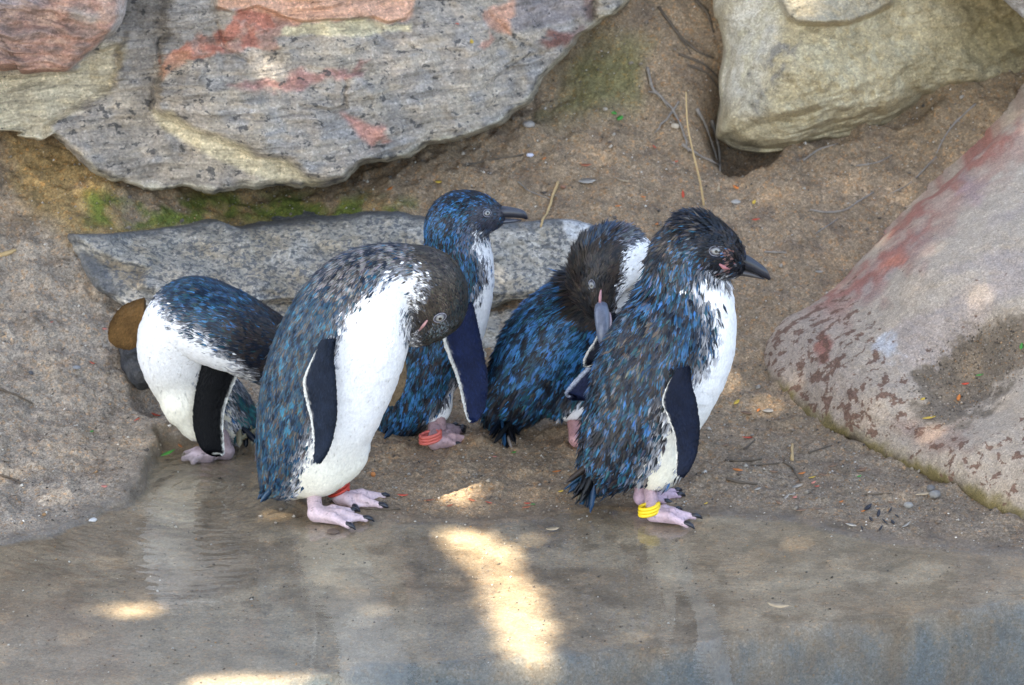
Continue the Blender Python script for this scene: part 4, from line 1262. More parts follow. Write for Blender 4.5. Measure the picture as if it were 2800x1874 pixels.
# bird preening its flipper, head turned back
B4 = dict(seed=4, Y=0.255, base=gbase(1570, 1215), label="hunched bright blue penguin with head turned down preening its flipper", n=17000, ky=0.85,
    spine=[(1362, 1165, 36, .0), (1400, 1095, 82, .0), (1450, 1030, 118, .0), (1505, 950, 138, .0), (1570, 885, 135, .0), (1640, 840, 112, .0), (1710, 795, 88, -.005), (1738, 745, 74, -.015), (1705, 708, 86, -.030), (1660, 715, 96, -.045), (1632, 775, 74, -.062), (1636, 830, 46, -.075)],
    extra=[(1560, 1090, 66, -.01), (1600, 1000, 100, 0)], head_u=0.62,
    white=[([(1700, 690), (1760, 650), (1850, 660), (1850, 850), (1760, 800), (1700, 880), (1676, 868), (1690, 800), (1700, 740)], 14),
           ([(1530, 1140), (1565, 1110), (1600, 1090), (1700, 1080), (1700, 1220), (1540, 1200)], 10)],
    dark=[(2.4, BLUE), (1.6, BRIGHT), (1.4, (0.035, 0.16, 0.40)), (2.0, NAVY), (0.7, TEAL), (0.5, BLACK)],
    areas=[([(1500, 560), (1800, 560), (1800, 900), (1640, 900), (1575, 880), (1555, 850), (1545, 740)], 14, [(2, (0.028, 0.024, 0.022)), (1, (0.012, 0.014, 0.018)), (1, BROWN)], 1.0),
           ([(1580, 600), (1800, 600), (1800, 660), (1700, 650), (1600, 680)], 16, [(1, BLUE), (1, (0.06, 0.08, 0.11)), (1, BROWN)], 0.8),
           ([(1600, 740), (1700, 740), (1690, 850), (1600, 850)], 14, [(1, BLACK), (0.6, BROWN)], 0.7),
           ([(1680, 610), (1820, 610), (1820, 700), (1730, 710), (1700, 680)], 18, [(1, (0.16, 0.165, 0.18)), (1, (0.08, 0.085, 0.10)), (0.6, BROWN)], 0.85),
           ([(1320, 1040), (1480, 1040), (1600, 1080), (1560, 1160), (1440, 1240), (1300, 1240)], 30, [(2, NAVY), (1, TEAL), (1, BLUE), (1, BROWN), (1, BLACK)], 0.75)],
    clump=0.85, bare=[(1618, 781, 12)], lift=0.10, tips=0.12, ruffle=0.15, len=1.3, spiky=0.04, dens=3.2, tuft=[([(1540, 700), (1600, 600), (1800, 600), (1800, 640), (1640, 660), (1590, 760), (1590, 860), (1540, 860)], 1.6, 0.5)])
penguin(B4)
add_eye(B4, 1618, 781, 12, (0.75, 1.3), 0.12, both=False)
add_beak(B4, [(1643, 826, -.078, 13, 15), (1645, 850, -.098, 16, 21), (1647, 878, -.106, 15, 21), (1648, 905, -.112, 13, 18), (1648, 930, -.115, 10, 14), (1647, 946, -.115, 4, 6)],
         [(1656, 846, -.078, 10, 12), (1662, 880, -.092, 10, 12), (1658, 910, -.098, 8, 9), (1652, 935, -.103, 3, 4)], (0, -1, .3), (0.085, 0.10, 0.14), (0.30, 0.22, 0.24), (0.05, 0.06, 0.09))
add_flipper(B4, [((1660, 850), (1740, 880)), ((1632, 920), (1735, 950)), ((1604, 968), (1720, 985)), ((1600, 996), (1690, 985)), ((1606, 1004), (1650, 986))], (-.075, -.095), (-.07, -.09), 0.005, flip_paint((0.010, 0.012, 0.02), w0=0.93))
add_flipper(B4, [((1640, 960), (1720, 1000)), ((1610, 1000), (1700, 1040)), ((1580, 1032), (1670, 1075)), ((1556, 1062), (1630, 1094)), ((1552, 1078), (1590, 1092)), ((1556, 1084), (1568, 1088))], (-.060, -.085), (-.060, -.085), 0.006, flip_paint((0.015, 0.02, 0.05), w0=0.82, edge=(0.42, 0.46, 0.55)))
add_tail(B4, (1385, 1140), [(1338, 1190), (1350, 1212), (1362, 1226), (1374, 1234), (1386, 1232), (1398, 1224), (1410, 1214), (1420, 1190), (1345, 1200), (1368, 1230), (1380, 1222), (1404, 1208)], [(2, BLACK), (1, NAVY), (0.5, BLUE), (0.5, (0.22, 0.2, 0.17))], width=8, base_d=-.01, tip_d=-.052)
add_foot(B4, (1566, 1120), (1575, 1205), [(1612, 1226), (1632, 1214), (1640, 1196)], topY=.265, pink=(0.50, 0.27, 0.27), legr=21, toe_r=15)
add_foot(B4, (1620, 1140), (1625, 1185), [(1672, 1205), (1690, 1190), (1695, 1175)], pink=(0.42, 0.25, 0.26), legr=18, toe_r=11)

v_, f_ = tube([hit(B4["sdf"], 1643, 792) + [0, -.001, 0], hit(B4["sdf"], 1641, 812) + [0, -.002, 0], hit(B4["sdf"], 1640, 834) + [0, -.002, 0]], [0.0008, 0.0017, 0.0014], 6)
mk("gape", v_, f_, simple_mat("gape_skin", (0.50, 0.26, 0.28), 0.5, 0.1), parent=B4["root"])

# bird bent over in the puddle
B1 = dict(seed=11, Y=0.215, base=gbase(560, 1245), label="bent over penguin standing in the puddle with black flipper hanging over its white breast", n=16000, ky=0.88,
    spine=[(672, 1196, 30, .025), (640, 1160, 70, .025), (590, 1110, 96, .025), (525, 1045, 108, .018), (490, 950, 119, .0), (525, 872, 118, -.022), (600, 893, 117, -.036), (680, 930, 108, -.036), (760, 975, 96, -.020), (820, 1030, 80, .0), (850, 1090, 50, .015)],
    extra=[(505, 1110, 62, -.01), (540, 1160, 48, -.01)], head_u=0.74,
    white=[([(380, 770), (423, 792), (461, 853), (500, 884), (545, 914), (595, 949), (640, 982), (691, 1029), (720, 1075), (640, 1045), (560, 1030), (560, 1060), (640, 1060), (628, 1100), (640, 1150), (660, 1200), (560, 1260), (420, 1200), (330, 1000), (340, 820)], 30)],
    dark=[(2.0, NAVY), (1.8, BLUE), (1.6, (0.045, 0.037, 0.036)), (0.6, BRIGHT), (0.8, TEAL)],
    areas=[([(640, 860), (900, 800), (900, 1150), (700, 1060), (620, 960)], 40, [(3, (0.022, 0.020, 0.022)), (1, (0.04, 0.032, 0.03)), (0.6, NAVY)], 0.9),
           ([(620, 1050), (800, 1070), (800, 1250), (650, 1220), (640, 1120)], 15, [(1, TEAL), (1, (0.02, 0.12, 0.13)), (1, BLUE), (0.7, BROWN)], 1.0)],
    cream=(1000, 1120), lift=0.08, tips=0.15, ruffle=0.16, len=0.9)
penguin(B1)
add_flipper(B1, [((570, 960), (660, 985)), ((550, 1012), (645, 1034)), ((538, 1060), (630, 1070)), ((530, 1115), (615, 1112)), ((530, 1165), (609, 1160)), ((540, 1205), (610, 1205)), ((556, 1230), (610, 1232)), ((575, 1240), (604, 1241))], (-.035, -.058), (-.030, -.054), 0.006, flip_paint((0.0015, 0.0017, 0.0025), w0=0.90, side=1))
add_flipper(B1, [((395, 815), (400, 900)), ((358, 826), (385, 935)), ((328, 845), (368, 950)), ((308, 876), (346, 952)), ((301, 905), (322, 944)), ((303, 920), (311, 934))], (.01, .02), (.01, .02), 0.006, lambda t, ca, sa, v: np.array([0.115, 0.062, 0.022]) * (1 + 0.4 * fbm(v * 70, 2))[:, None] * (1 - 0.4 * sstep(0.6, 1.0, np.abs(ca)))[:, None], label="brown far flipper with a backlit tone painted in")  # far flipper: light from behind is painted in as the brown
add_tail(B1, (660, 1175), [(640, 1215), (655, 1222), (672, 1224), (690, 1220), (705, 1212), (648, 1208)], [(1, NAVY), (1, (0.25, 0.22, 0.15)), (1, TEAL)], width=8)
add_foot(B1, (560, 1190), (572, 1246), [(508, 1240), (502, 1255), (528, 1264)], pink=(0.42, 0.33, 0.35), legr=18, toe_r=15, z=-0.006, heel_z=-0.003, claws=False)
add_foot(B1, (610, 1190), (622, 1238), [(570, 1232), (562, 1244), (585, 1252)], pink=(0.40, 0.31, 0.33), legr=17, toe_r=16, z=-0.006, heel_z=-0.003, claws=False)

# bird with its bill tucked against the breast, red band
B2 = dict(seed=2, Y=0.034, base=gbase(890, 1400), label="penguin with its bill tucked against its broad white breast and a red leg band", n=21000, ky=0.86,
    spine=[(745, 1322, 34, .0), (790, 1285, 84, .0), (838, 1215, 138, .0), (872, 1120, 166, .0), (905, 1020, 178, .0), (948, 915, 172, .0), (990, 828, 146, .0), (1048, 765, 100, .0), (1112, 752, 85, .0), (1172, 778, 96, .0), (1196, 838, 80, .0), (1168, 892, 50, .004), (1140, 912, 38, .010)],
    extra=[(870, 1270, 88, -.012), (930, 1235, 78, 0)], head_u=0.60,
    white=[([(1150, 742), (1108, 745), (1046, 762), (985, 815), (940, 868), (915, 925), (905, 960), (868, 1100), (852, 1170), (825, 1241), (800, 1330), (790, 1450), (1200, 1450), (1150, 1000), (1128, 930), (1119, 860), (1150, 800), (1168, 770)], 28), ([(1060, 790), (1120, 760), (1130, 840), (1000, 1000), (930, 960), (950, 880), (1000, 830)], 34)],
    dark=[(1.8, (0.060, 0.048, 0.042)), (2.0, (0.014, 0.065, 0.11)), (1.3, BLUE), (1.2, NAVY), (1.0, (0.03, 0.15, 0.24)), (0.6, (0.10, 0.086, 0.075))],
    areas=[([(820, 620), (1200, 620), (1160, 740), (1040, 760), (960, 820), (860, 790)], 40, [(2, (0.09, 0.08, 0.075)), (1, NAVY), (1.2, (0.22, 0.21, 0.21))], 0.85),  # upper back and nape: pale grey feathers paint the highlight
           ([(1115, 640), (1320, 640), (1320, 960), (1110, 960), (1110, 870), (1150, 780)], 22, [(3, (0.052, 0.043, 0.035)), (1, (0.035, 0.030, 0.026)), (0.6, (0.085, 0.072, 0.06))], 1.0),
           ([(1240, 690), (1320, 760), (1300, 880), (1200, 960), (1120, 950), (1190, 900), (1250, 820)], 18, [(2, (0.022, 0.032, 0.036)), (1, (0.03, 0.045, 0.05)), (0.6, BROWN)], 0.9),
           ([(1190, 890), (1240, 880), (1210, 920), (1170, 915)], 12, [(1, (0.10, 0.13, 0.16))], 0.6)],
    bare=[(1203, 869, 15), (1160, 890, 9)], cream=(1150, 1330), lift=0.07, tips=0.35, ruffle=0.11, len=0.92)
penguin(B2)
add_eye(B2, 1203, 869, 15, (1.2, 0.85), 0.6)
add_beak(B2, [(1146, 908, .012, 17, 16), (1118, 928, .018, 13, 13), (1092, 945, .024, 9, 9), (1072, 960, .028, 3, 3)], [(1140, 926, .014, 11, 12), (1116, 942, .020, 8, 9), (1090, 956, .026, 3, 4)], (0.5, 0, 1), (0.05, 0.04, 0.035), (0.10, 0.08, 0.07))
v_, f_ = tube([hit(B2["sdf"], 1168, 876) + [0, -.0008, 0], hit(B2["sdf"], 1158, 889) + [0, -.0012, 0], hit(B2["sdf"], 1146, 904) + [0, -.0006, 0]], [0.0009, 0.0016, 0.0008], 6)
mk("gape", v_, f_, simple_mat("gape_skin", (0.55, 0.30, 0.30), 0.5, 0.1), parent=B2["root"])
add_flipper(B2, [((882, 930), (914, 925)), ((852, 985), (912, 975)), ((830, 1040), (918, 1040)), ((838, 1095), (920, 1095)), ((850, 1142), (919, 1145)), ((858, 1205), (907, 1205)), ((858, 1245), (892, 1240)), ((862, 1264), (876, 1262))], (-.066, -.082), (-.072, -.086), 0.007, flip_paint((0.010, 0.016, 0.030), w0=0.82))
add_flipper(B2, [((1070, 1000), (1105, 985)), ((1070, 1040), (1110, 1030)), ((1062, 1080), (1098, 1075)), ((1055, 1100), (1078, 1104))], (.05, .06), (.05, .06), 0.005, lambda t, ca, sa, v: np.array([0.16, 0.115, 0.07]) * (1 + 0.4 * fbm(v * 70, 2))[:, None], label="tan underside of the far flipper")
add_tail(B2, (765, 1300), [(704, 1366), (712, 1374), (720, 1372), (730, 1350), (742, 1362), (752, 1366), (770, 1364), (786, 1362), (712, 1358), (800, 1362)], [(1.5, BLUE), (1, NAVY), (0.6, (0.3, 0.27, 0.16)), (0.6, BROWN)], width=9)
add_foot(B2, (856, 1322), (862, 1408), [(1000, 1420), (952, 1438), (962, 1398)], topY=.036, pink=(0.55, 0.42, 0.44), legr=21, toe_r=16)
add_foot(B2, (922, 1310), (928, 1362), [(1048, 1358), (1042, 1384), (968, 1388)], pink=(0.55, 0.41, 0.42), legr=18, toe_r=16)
add_band(B2, (926, 1338), 27, 2, band_mat("red_band", (0.42, 0.035, 0.018)), PZ(928, 1362, .009)[1], gap=13, wire=5.0, tiltx=0.42)

# ruffled bird with the yellow band
B5 = dict(seed=5, Y=0.036, base=gbase(1790, 1410), label="ruffled dark blue penguin with white chest and yellow leg band at the water edge", n=17000, ky=0.88,
    spine=[(1622, 1312, 36, .0), (1668, 1262, 82, .0), (1715, 1195, 125, .0), (1760, 1120, 156, .0), (1800, 1030, 172, .0), (1842, 940, 166, .0), (1872, 855, 137, .0), (1880, 782, 112, .0), (1880, 708, 102, .0), (1908, 674, 91, -.003), (1958, 692, 72, -.006), (1996, 714, 46, -.006)],
    extra=[(1795, 1230, 95, -.012), (1800, 1285, 52, -.018), (1892, 644, 60, 0)], head_u=0.62,
    white=[([(1925, 752), (1990, 765), (2080, 780), (2080, 1000), (1990, 1120), (1930, 1210), (1860, 1330), (1760, 1380), (1745, 1330), (1758, 1290), (1792, 1237), (1814, 1163), (1807, 1105), (1840, 1090), (1887, 1031), (1939, 973), (1946, 904), (1935, 835), (1885, 785)], 32)],
    dark=[(2.6, NAVY), (2.2, BLUE), (0.9, BROWN), (1.2, BRIGHT), (0.7, TEAL), (0.5, (0.035, 0.14, 0.34)), (0.4, (0.13, 0.105, 0.085)), (1.0, BLACK)],
    areas=[([(1930, 560), (2100, 560), (2100, 780), (1990, 765), (1915, 745), (1900, 660)], 20, [(3, BLACK), (1, (0.025, 0.02, 0.02)), (0.6, NAVY)], 0.95),
           ([(1740, 560), (1960, 560), (1920, 640), (1820, 720), (1740, 740)], 20, [(1.5, (0.035, 0.029, 0.026)), (1.2, BLACK), (0.8, NAVY), (0.3, (0.10, 0.085, 0.075))], 0.8),
           ([(1985, 690), (2010, 690), (2010, 740), (1975, 740)], 8, [(1, (0.16, 0.09, 0.09)), (1, BLACK)], 0.7),
           ([(1830, 840), (1960, 820), (1950, 960), (1860, 980)], 25, [(1.2, BRIGHT), (1.2, NAVY), (0.6, BLUE)], 0.7),
           ([(1690, 900), (1860, 860), (1820, 1060), (1660, 1100)], 40, [(2, NAVY), (1, TEAL), (0.8, BROWN), (0.4, (0.11, 0.088, 0.07)), (1, BLUE)], 0.8)],
    bare=[(1957, 687, 15), (1983, 715, 9)], cream=(1050, 1300), lift=0.15, tips=0.35, ruffle=0.20, len=1.35, wide=1.0, spiky=0.05, dens=3.2, tuft=[([(1820, 560), (1965, 560), (1960, 630), (1850, 660)], 1.5, 0.35), ([(1760, 640), (1830, 640), (1800, 800), (1750, 800)], 1.6, 0.4), ([(1900, 730), (2000, 740), (1990, 780), (1900, 780)], 1.7, 0.4)])
penguin(B5)
add_eye(B5, 1957, 687, 14, (1.3, 0.95), -0.2)
add_beak(B5, [(1996, 706, -.006, 28, 27), (2030, 714, -.006, 22, 19), (2062, 729, -.006, 17, 14), (2088, 746, -.006, 13, 10), (2105, 764, -.006, 4, 3)],
         [(1996, 738, -.006, 15, 22), (2030, 745, -.006, 10, 15), (2060, 753, -.006, 7, 9), (2090, 763, -.006, 2, 3)], (0, 0, 1), (0.016, 0.018, 0.026), (0.05, 0.045, 0.045))
v_, f_ = tube([hit(B5["sdf"], 1966, 722), hit(B5["sdf"], 1978, 730) + [0, -.001, 0], hit(B5["sdf"], 1996, 736)], [0.001, 0.0024, 0.001], 6)
mk("gape", v_, f_, simple_mat("gape_skin", (0.35, 0.14, 0.15), 0.5, 0.2), parent=B5["root"])
add_flipper(B5, [((1852, 1010), (1884, 1000)), ((1824, 1058), (1890, 1045)), ((1812, 1098), (1904, 1100)), ((1828, 1140), (1911, 1150)), ((1844, 1185), (1910, 1200)), ((1852, 1237), (1902, 1245)), ((1852, 1280), (1884, 1284)), ((1857, 1299), (1868, 1300))], (-.066, -.08), (-.07, -.084), 0.007, flip_paint((0.004, 0.008, 0.022), w0=0.93))
add_tail(B5, (1655, 1250), [(1546, 1322), (1556, 1346), (1568, 1362), (1576, 1352), (1586, 1376), (1600, 1366), (1594, 1356), (1616, 1384), (1626, 1360), (1604, 1392), (1588, 1340), (1560, 1330), (1544, 1338), (1552, 1350), (1562, 1366), (1572, 1380), (1582, 1398), (1598, 1392), (1614, 1402), (1622, 1372), (1632, 1352), (1640, 1344), (1566, 1352), (1590, 1372), (1606, 1380), (1580, 1366)], [(1.5, NAVY), (1.2, BLUE), (0.8, BLACK), (0.7, BROWN), (0.3, TANB)], width=11)
add_foot(B5, (1776, 1315), (1784, 1408), [(1898, 1414), (1878, 1436), (1850, 1396)], topY=.034, pink=(0.52, 0.38, 0.42), legr=19, toe_r=15)
add_foot(B5, (1752, 1305), (1752, 1364), [(1850, 1344), (1856, 1356), (1820, 1374)], pink=(0.46, 0.32, 0.38), legr=19, toe_r=15)
add_band(B5, (1775, 1394), 26, 3, band_mat("yellow_band", (0.80, 0.56, 0.02)), PZ(1786, 1408, .009)[1], gap=9.5, wire=5.4, tiltx=0.20)
# ------------------------------------------------------------------ litter on the ground
from mathutils.bvhtree import BVHTree
bpy.context.view_layer.update()
_dg = bpy.context.evaluated_depsgraph_get()
_bvh = [(o, BVHTree.FromObject(o, _dg), o.location.copy()) for o in (ground, r1, r2, r3, r6, r8)]
def on_surface(px, py):
    d = Vector(ray(px, py)).normalized()
    best = None
    for o, b, loc in _bvh:
        h = b.ray_cast(Vector(CAM) - loc, d)
        if h[0] is not None and (best is None or h[3] < best[2]):
            n = h[1] if h[1].dot(d) < 0 else -h[1]
            best = (np.array(h[0] + loc), np.array(n), h[3], o)
    return best[0], best[1], best[3]

lg = np.random.default_rng(99)
LEAFM = {}
def leaf_mat(c):
    if c not in LEAFM:
        LEAFM[c] = simple_mat("leaf_" + c, {"red": (0.50, 0.065, 0.03), "orange": (0.55, 0.17, 0.035), "yellow": (0.55, 0.36, 0.05), "green": (0.05, 0.26, 0.04), "pink": (0.55, 0.20, 0.15), "brown": (0.20, 0.11, 0.06), "tan": (0.40, 0.30, 0.19), "grey": (0.30, 0.27, 0.23), "rust": (0.30, 0.09, 0.04), "black": (0.02, 0.02, 0.025)}[c], 0.5, 0.25, 250)
    return LEAFM[c]
def leaf(px, py, L, ang, colour, label, group=None, wid=0.36, lift=0.0, wet=False):
    p, n, o = on_surface(px, py)
    if wet:
        p = PZ(px, py, 0.0006); n = np.array([0, 0, 1.0])
    n = n * 0.35 + np.array([0, 0, 1.0]) * 0.65 + lg.normal(0, 0.10, 3) + np.array([0, -0.18, 0]); n /= np.linalg.norm(n)
    t = np.array([math.cos(ang), math.sin(ang) / 0.5, 0]); t -= n * (t @ n); t /= np.linalg.norm(t)
    s = np.cross(n, t)
    l, w = L / PPM / 2, L / PPM / 2 * wid
    prof = np.array([(-1, 0.03), (-0.8, 0.45), (-0.45, 0.85), (0, 1.0), (0.45, 0.8), (0.8, 0.38), (1, 0.02)])
    curl = lg.uniform(0.05, 0.28)
    v = []
    for q, ww in prof:
        c = p + t * l * q + n * (0.0011 + l * curl * q * q)
        v += [c - s * w * ww + n * w * ww * 0.3, c - n * 0.0002, c + s * w * ww + n * w * ww * 0.3, c + n * 0.0004]
    v = np.array(v)
    f = [(4 * i + a, 4 * i + b, 4 * i + 4 + b, 4 * i + 4 + a) for i in range(6) for a, b in ((0, 1), (1, 2), (2, 3), (3, 0))] + [(0, 3, 2, 1), (24, 25, 26, 27)]
    ob = mk("fallen_leaf", v, f, leaf_mat(colour), origin=p)
    return tag(ob, label, "leaf", group)

soil = "on the sandy soil"
for px, py, L, a, c in [(1067, 519, 22, .3, "orange"), (1690, 566, 18, 0, "orange"), (1759, 541, 16, 0, "orange"), (1797, 615, 18, .4, "orange"), (1855, 331, 22, -.4, "orange"), (1488, 436, 16, .5, "orange"), (2014, 515, 26, -.5, "orange"),
                        (2074, 1124, 20, .8, "orange"), (2017, 1288, 30, -.1, "orange"), (2194, 1297, 22, 0, "orange"), (1522, 1293, 26, .2, "orange"), (2300, 1375, 16, .4, "orange"), (2360, 1400, 14, .2, "orange"), (492, 1222, 20, -.6, "orange")]:
    leaf(px, py, L, a, c, "small orange fallen leaflet on the sandy soil", "orange leaflets on the soil", 0.42)
for px, py, L, a, c in [(1868, 534, 30, 1.5, "red"), (1789, 404, 18, -.6, "red"), (1849, 444, 16, .3, "red"), (2067, 603, 26, 0, "red"), (2047, 1200, 38, .1, "red"), (375, 1150, 20, .3, "red"), (426, 1138, 32, -.3, "red"), (1101, 1357, 30, 0, "red"),
                        (1442, 1379, 20, 0, "red"), (141, 884, 14, .6, "red"), (252, 995, 16, -.2, "red"), (1336, 1377, 20, -.2, "red"), (2235, 1332, 14, 0, "red")]:
    leaf(px, py, L, a, c, "small bright red fallen leaflet on the sandy soil", "red leaflets on the soil", 0.30)
for px, py, L, a, c in [(1199, 500, 22, 0, "yellow"), (2061, 556, 22, .9, "yellow"), (2014, 1102, 24, .5, "yellow"), (2221, 1309, 22, .2, "yellow"), (1534, 1346, 16, 0, "yellow"), (1930, 1380, 14, .4, "yellow")]:
    leaf(px, py, L, a, c, "small yellow fallen leaflet on the sandy soil", "yellow leaflets on the soil", 0.5)
for px, py, L, a, c in [(285, 902, 16, .2, "pink"), (285, 1333, 18, 0, "pink"), (2173, 1363, 18, .5, "pink"), (1352, 1252, 14, .3, "pink"), (2225, 1322, 14, .3, "pink")]:
    leaf(px, py, L, a, c, "tiny pale pink petal on the soil", "pink petals on the soil", 0.6)
for px, py, L, a, c in [(1171, 1372, 34, 0, "rust"), (1601, 455, 36, .1, "rust"), (1290, 1370, 24, -.2, "rust"), (1230, 1385, 22, .3, "rust"), (1440, 1390, 26, .1, "rust")]:
    leaf(px, py, L, a, c, "curled rust brown dead leaflet on the soil", "rust brown leaflets on the soil", 0.35)
for px, py, L, a in [(1405, 1240, 16, .3), (1457, 1382, 14, 0), (250, 1182, 14, .4), (2350, 1305, 14, .2)]:
    leaf(px, py, L, a, "green", "tiny green leaflet on the damp soil", "tiny green leaflets", 0.5)
leaf(1678, 312, 26, -.5, "green", "bright green leaf on the soil bank below the overhanging rock", "green leaf pair on the bank", 0.6)
leaf(1695, 326, 28, .6, "green", "bright green leaf on the soil bank below the overhanging rock", "green leaf pair on the bank", 0.6)
leaf(459, 1243, 50, .35, "green", "green leaf in the puddle by the bent over penguin", None, 0.3, wet=True)
leaf(1291, 118, 32, -1.2, "yellow", "yellow green leaf stuck on the grey overhanging rock", None, 0.35)
leaf(1250, 68, 12, 0, "red", "tiny red leaf speck on the grey overhanging rock", None, 0.6)
leaf(2622, 1091, 34, 1.1, "orange", "orange leaf standing in the hollow of the granite boulder", None, 0.35)
leaf(2541, 1145, 40, .05, "yellow", "golden leaf lying at the edge of the hollow in the granite boulder", None, 0.25)
leaf(2523, 1094, 18, .4, "yellow", "small round yellow leaf in the hollow of the granite boulder", None, 0.6)
leaf(2640, 1052, 24, 0, "red", "red leaf in the hollow of the granite boulder", None, 0.35)
leaf(2679, 1028, 24, .1, "green", "narrow green leaf in the hollow of the granite boulder", "green leaves in the granite hollow", 0.3)
leaf(2793, 950, 30, 1.2, "green", "narrow green leaf in the hollow of the granite boulder", "green leaves in the granite hollow", 0.4)
leaf(1605, 500, 56, .1, "grey", "crumpled grey dead leaf on the slope below the overhanging rock", None, 0.5)
leaf(1703, 497, 46, -.05, "tan", "flat strip of pale brown bark on the slope", None, 0.2)
leaf(1964, 521, 42, 1.2, "tan", "pale tan wood chip below the sandstone boulder", None, 0.25)
leaf(2239, 746, 26, .1, "grey", "grey dry leaf on the slope beside the granite boulder", None, 0.4)
leaf(2129, 1660, 62, -.1, "tan", "pale leaf sunk in the shallow water", None, 0.42, wet=True)
leaf(1510, 1450, 40, .2, "tan", "tan leaf in the shallow water before the yellow banded penguin", None, 0.45, wet=True)
leaf(2530, 1353, 56, .1, "tan", "pale brown leaf beneath the mossy edge of the granite boulder", None, 0.25)
for k in range(26):
    px, py = lg.uniform(1980, 2620), lg.uniform(1120, 1440)
    if poly_sd(np.array(px), np.array(py), GRAN) > -25 or poly_sd(np.array(px), np.array(py), WATER_PX) > -10:
        continue
    leaf(px, py, lg.uniform(16, 40), lg.uniform(-.5, .5), "brown" if lg.random() < .6 else "grey", "scrap of brown dead leaf on the soil near the granite boulder", "leaf scraps near the granite boulder", lg.uniform(.2, .45))

def twig(pts, r, colour, label, group=None, lift=0.001, cat="twig", ends=None):
    w = []
    for k, (px, py) in enumerate(catmull(np.array(pts, float), max(4, 3 * len(pts)))):
        p, n, o = on_surface(px, py)
        w.append(p + n * lift)
    w = np.array(w)
    if ends is not None:                      # tip stands off the ground
        w[:, 2] += np.linspace(0, 1, len(w)) ** 1.0 * 0
    rr = r / PPM * np.linspace(1.0, 0.55, len(w)) * (1 + 0.15 * lg.normal(size=len(w)))
    v, f = tube(w, rr, 6)
    return tag(mk("twig", v, f, TWIG[colour], origin=w[0]), label, cat, group)
TWIG = {"straw": simple_mat("straw", (0.45, 0.31, 0.15), 0.7, 0.2), "grey": simple_mat("grey_twig", (0.22, 0.19, 0.16), 0.85, 0.3), "dark": simple_mat("dark_twig", (0.105, 0.08, 0.058), 0.85, 0.3)}
# a tall dry stalk leaning against the bank
for i, (a, b) in enumerate((((1926, 560), (1876, 252)),)):
    p0, n0, _ = on_surface(*a)
    p1 = P(b[0], b[1], p0[1] + 0.03)
    mids = [P(1915, 500, p0[1] + .003), P(1896, 420, p0[1] + .010), P(1880, 340, p0[1] + .02)]
    v, f = tube(catmull([p0 - [0, 0, .004]] + mids + [p1], 16), np.linspace(0.0014, 0.0009, 16), 6)
    tag(mk("dry_stalk", v, f, TWIG["straw"], origin=p0), "tall thin straw coloured stalk standing in the soil", "stalk")
twig([(1525, 500), (1505, 560), (1478, 618)], 5, "straw", "straw coloured stem resting on the edge of the low slab", lift=.002)
twig([(1415, 498), (1450, 525), (1510, 548)], 2.5, "grey", "thin grey twig on the slope above the low slab")
twig([(1265, 455), (1340, 440), (1430, 425)], 4, "dark", "dark twig lying below the lip of the overhanging rock")
for (pts, r), lab in zip([([(1765, 190), (1785, 245), (1835, 300), (1868, 370), (1880, 420)], 5), ([(1858, 282), (1830, 320), (1792, 368)], 4), ([(1775, 255), (1800, 262), (1830, 300)], 3.5), ([(1900, 300), (1925, 350), (1955, 440)], 5), ([(1940, 330), (1958, 400), (1964, 470)], 5), ([(1868, 400), (1910, 430), (1960, 455)], 5)],
        ("longest grey twig bending down the bank towards the sandstone boulder", "grey twig crossing under the long bent twig on the bank", "short thin grey twig along the upper bend of the long twig", "grey twig leaning down beside the hollow under the sandstone boulder", "grey twig standing against the side of the sandstone boulder", "grey twig lying across the lip of the hollow under the sandstone boulder")):
    twig(pts, r, "grey", lab, "twigs at the foot of the sandstone boulder", lift=.003)
for (pts, r), lab in zip([([(1800, 20), (1850, 90), (1905, 140), (1950, 160)], 6), ([(1830, 60), (1870, 120), (1890, 150)], 4), ([(1900, 0), (1935, 40), (1950, 90)], 6), ([(1855, 150), (1920, 175), (1960, 210)], 4.5), ([(1880, 180), (1930, 200), (1965, 245)], 4)],
        ("long dark root curving down the bank into the side of the sandstone boulder", "short thin dark root lying under the long curving root", "thick dark root hugging the top corner of the sandstone boulder", "slender dark root running almost level into the sandstone boulder", "thin dark root ending against the sandstone boulder below the other roots")):
    twig(pts, r, "dark", lab, "roots beside the sandstone boulder", lift=.001, cat="root")
for pts, r in [([(2668, 285), (2600, 350), (2560, 420)], 4), ([(2560, 430), (2490, 500), (2430, 532)], 3), ([(2215, 575), (2260, 582), (2310, 575), (2350, 550), (2390, 526)], 4), ([(2340, 455), (2400, 445), (2440, 425)], 3), ([(2195, 440), (2240, 410), (2290, 395)], 4), ([(2090, 690), (2150, 692)], 4), ([(2230, 640), (2290, 600)], 3)]:
    twig(pts, r, "grey", "thin twig half buried in the sandy slope beside the granite boulder", "twigs on the sandy slope", lift=.0006)
for pts, r in [([(1985, 1262), (2030, 1262), (2082, 1256)], 5), ([(2055, 1275), (2130, 1268)], 3), ([(2140, 1265), (2165, 1280), (2190, 1320)], 3.5), ([(1985, 1310), (2020, 1320), (2070, 1325)], 5), ([(2210, 1240), (2275, 1220)], 3), ([(2035, 1230), (2065, 1205)], 3.5), ([(2370, 1355), (2440, 1350)], 3)]:
    twig(pts, r, "dark", "short dark twig on the soil in front of the granite boulder", "twigs in front of the granite boulder")
twig([(985, 1392), (1040, 1395), (1095, 1394)], 3.5, "dark", "thin dark twig beside the foot of the red banded penguin")
twig([(2165, 1260), (2167, 1215)], 5, "straw", "short yellow stem on the soil before the granite boulder")
twig([(0, 700), (30, 690), (42, 685)], 8, "straw", "pale broken stick on the grey bank")
twig([(0, 1065), (50, 1085), (90, 1105)], 4, "dark", "dark twig on the grey bank")
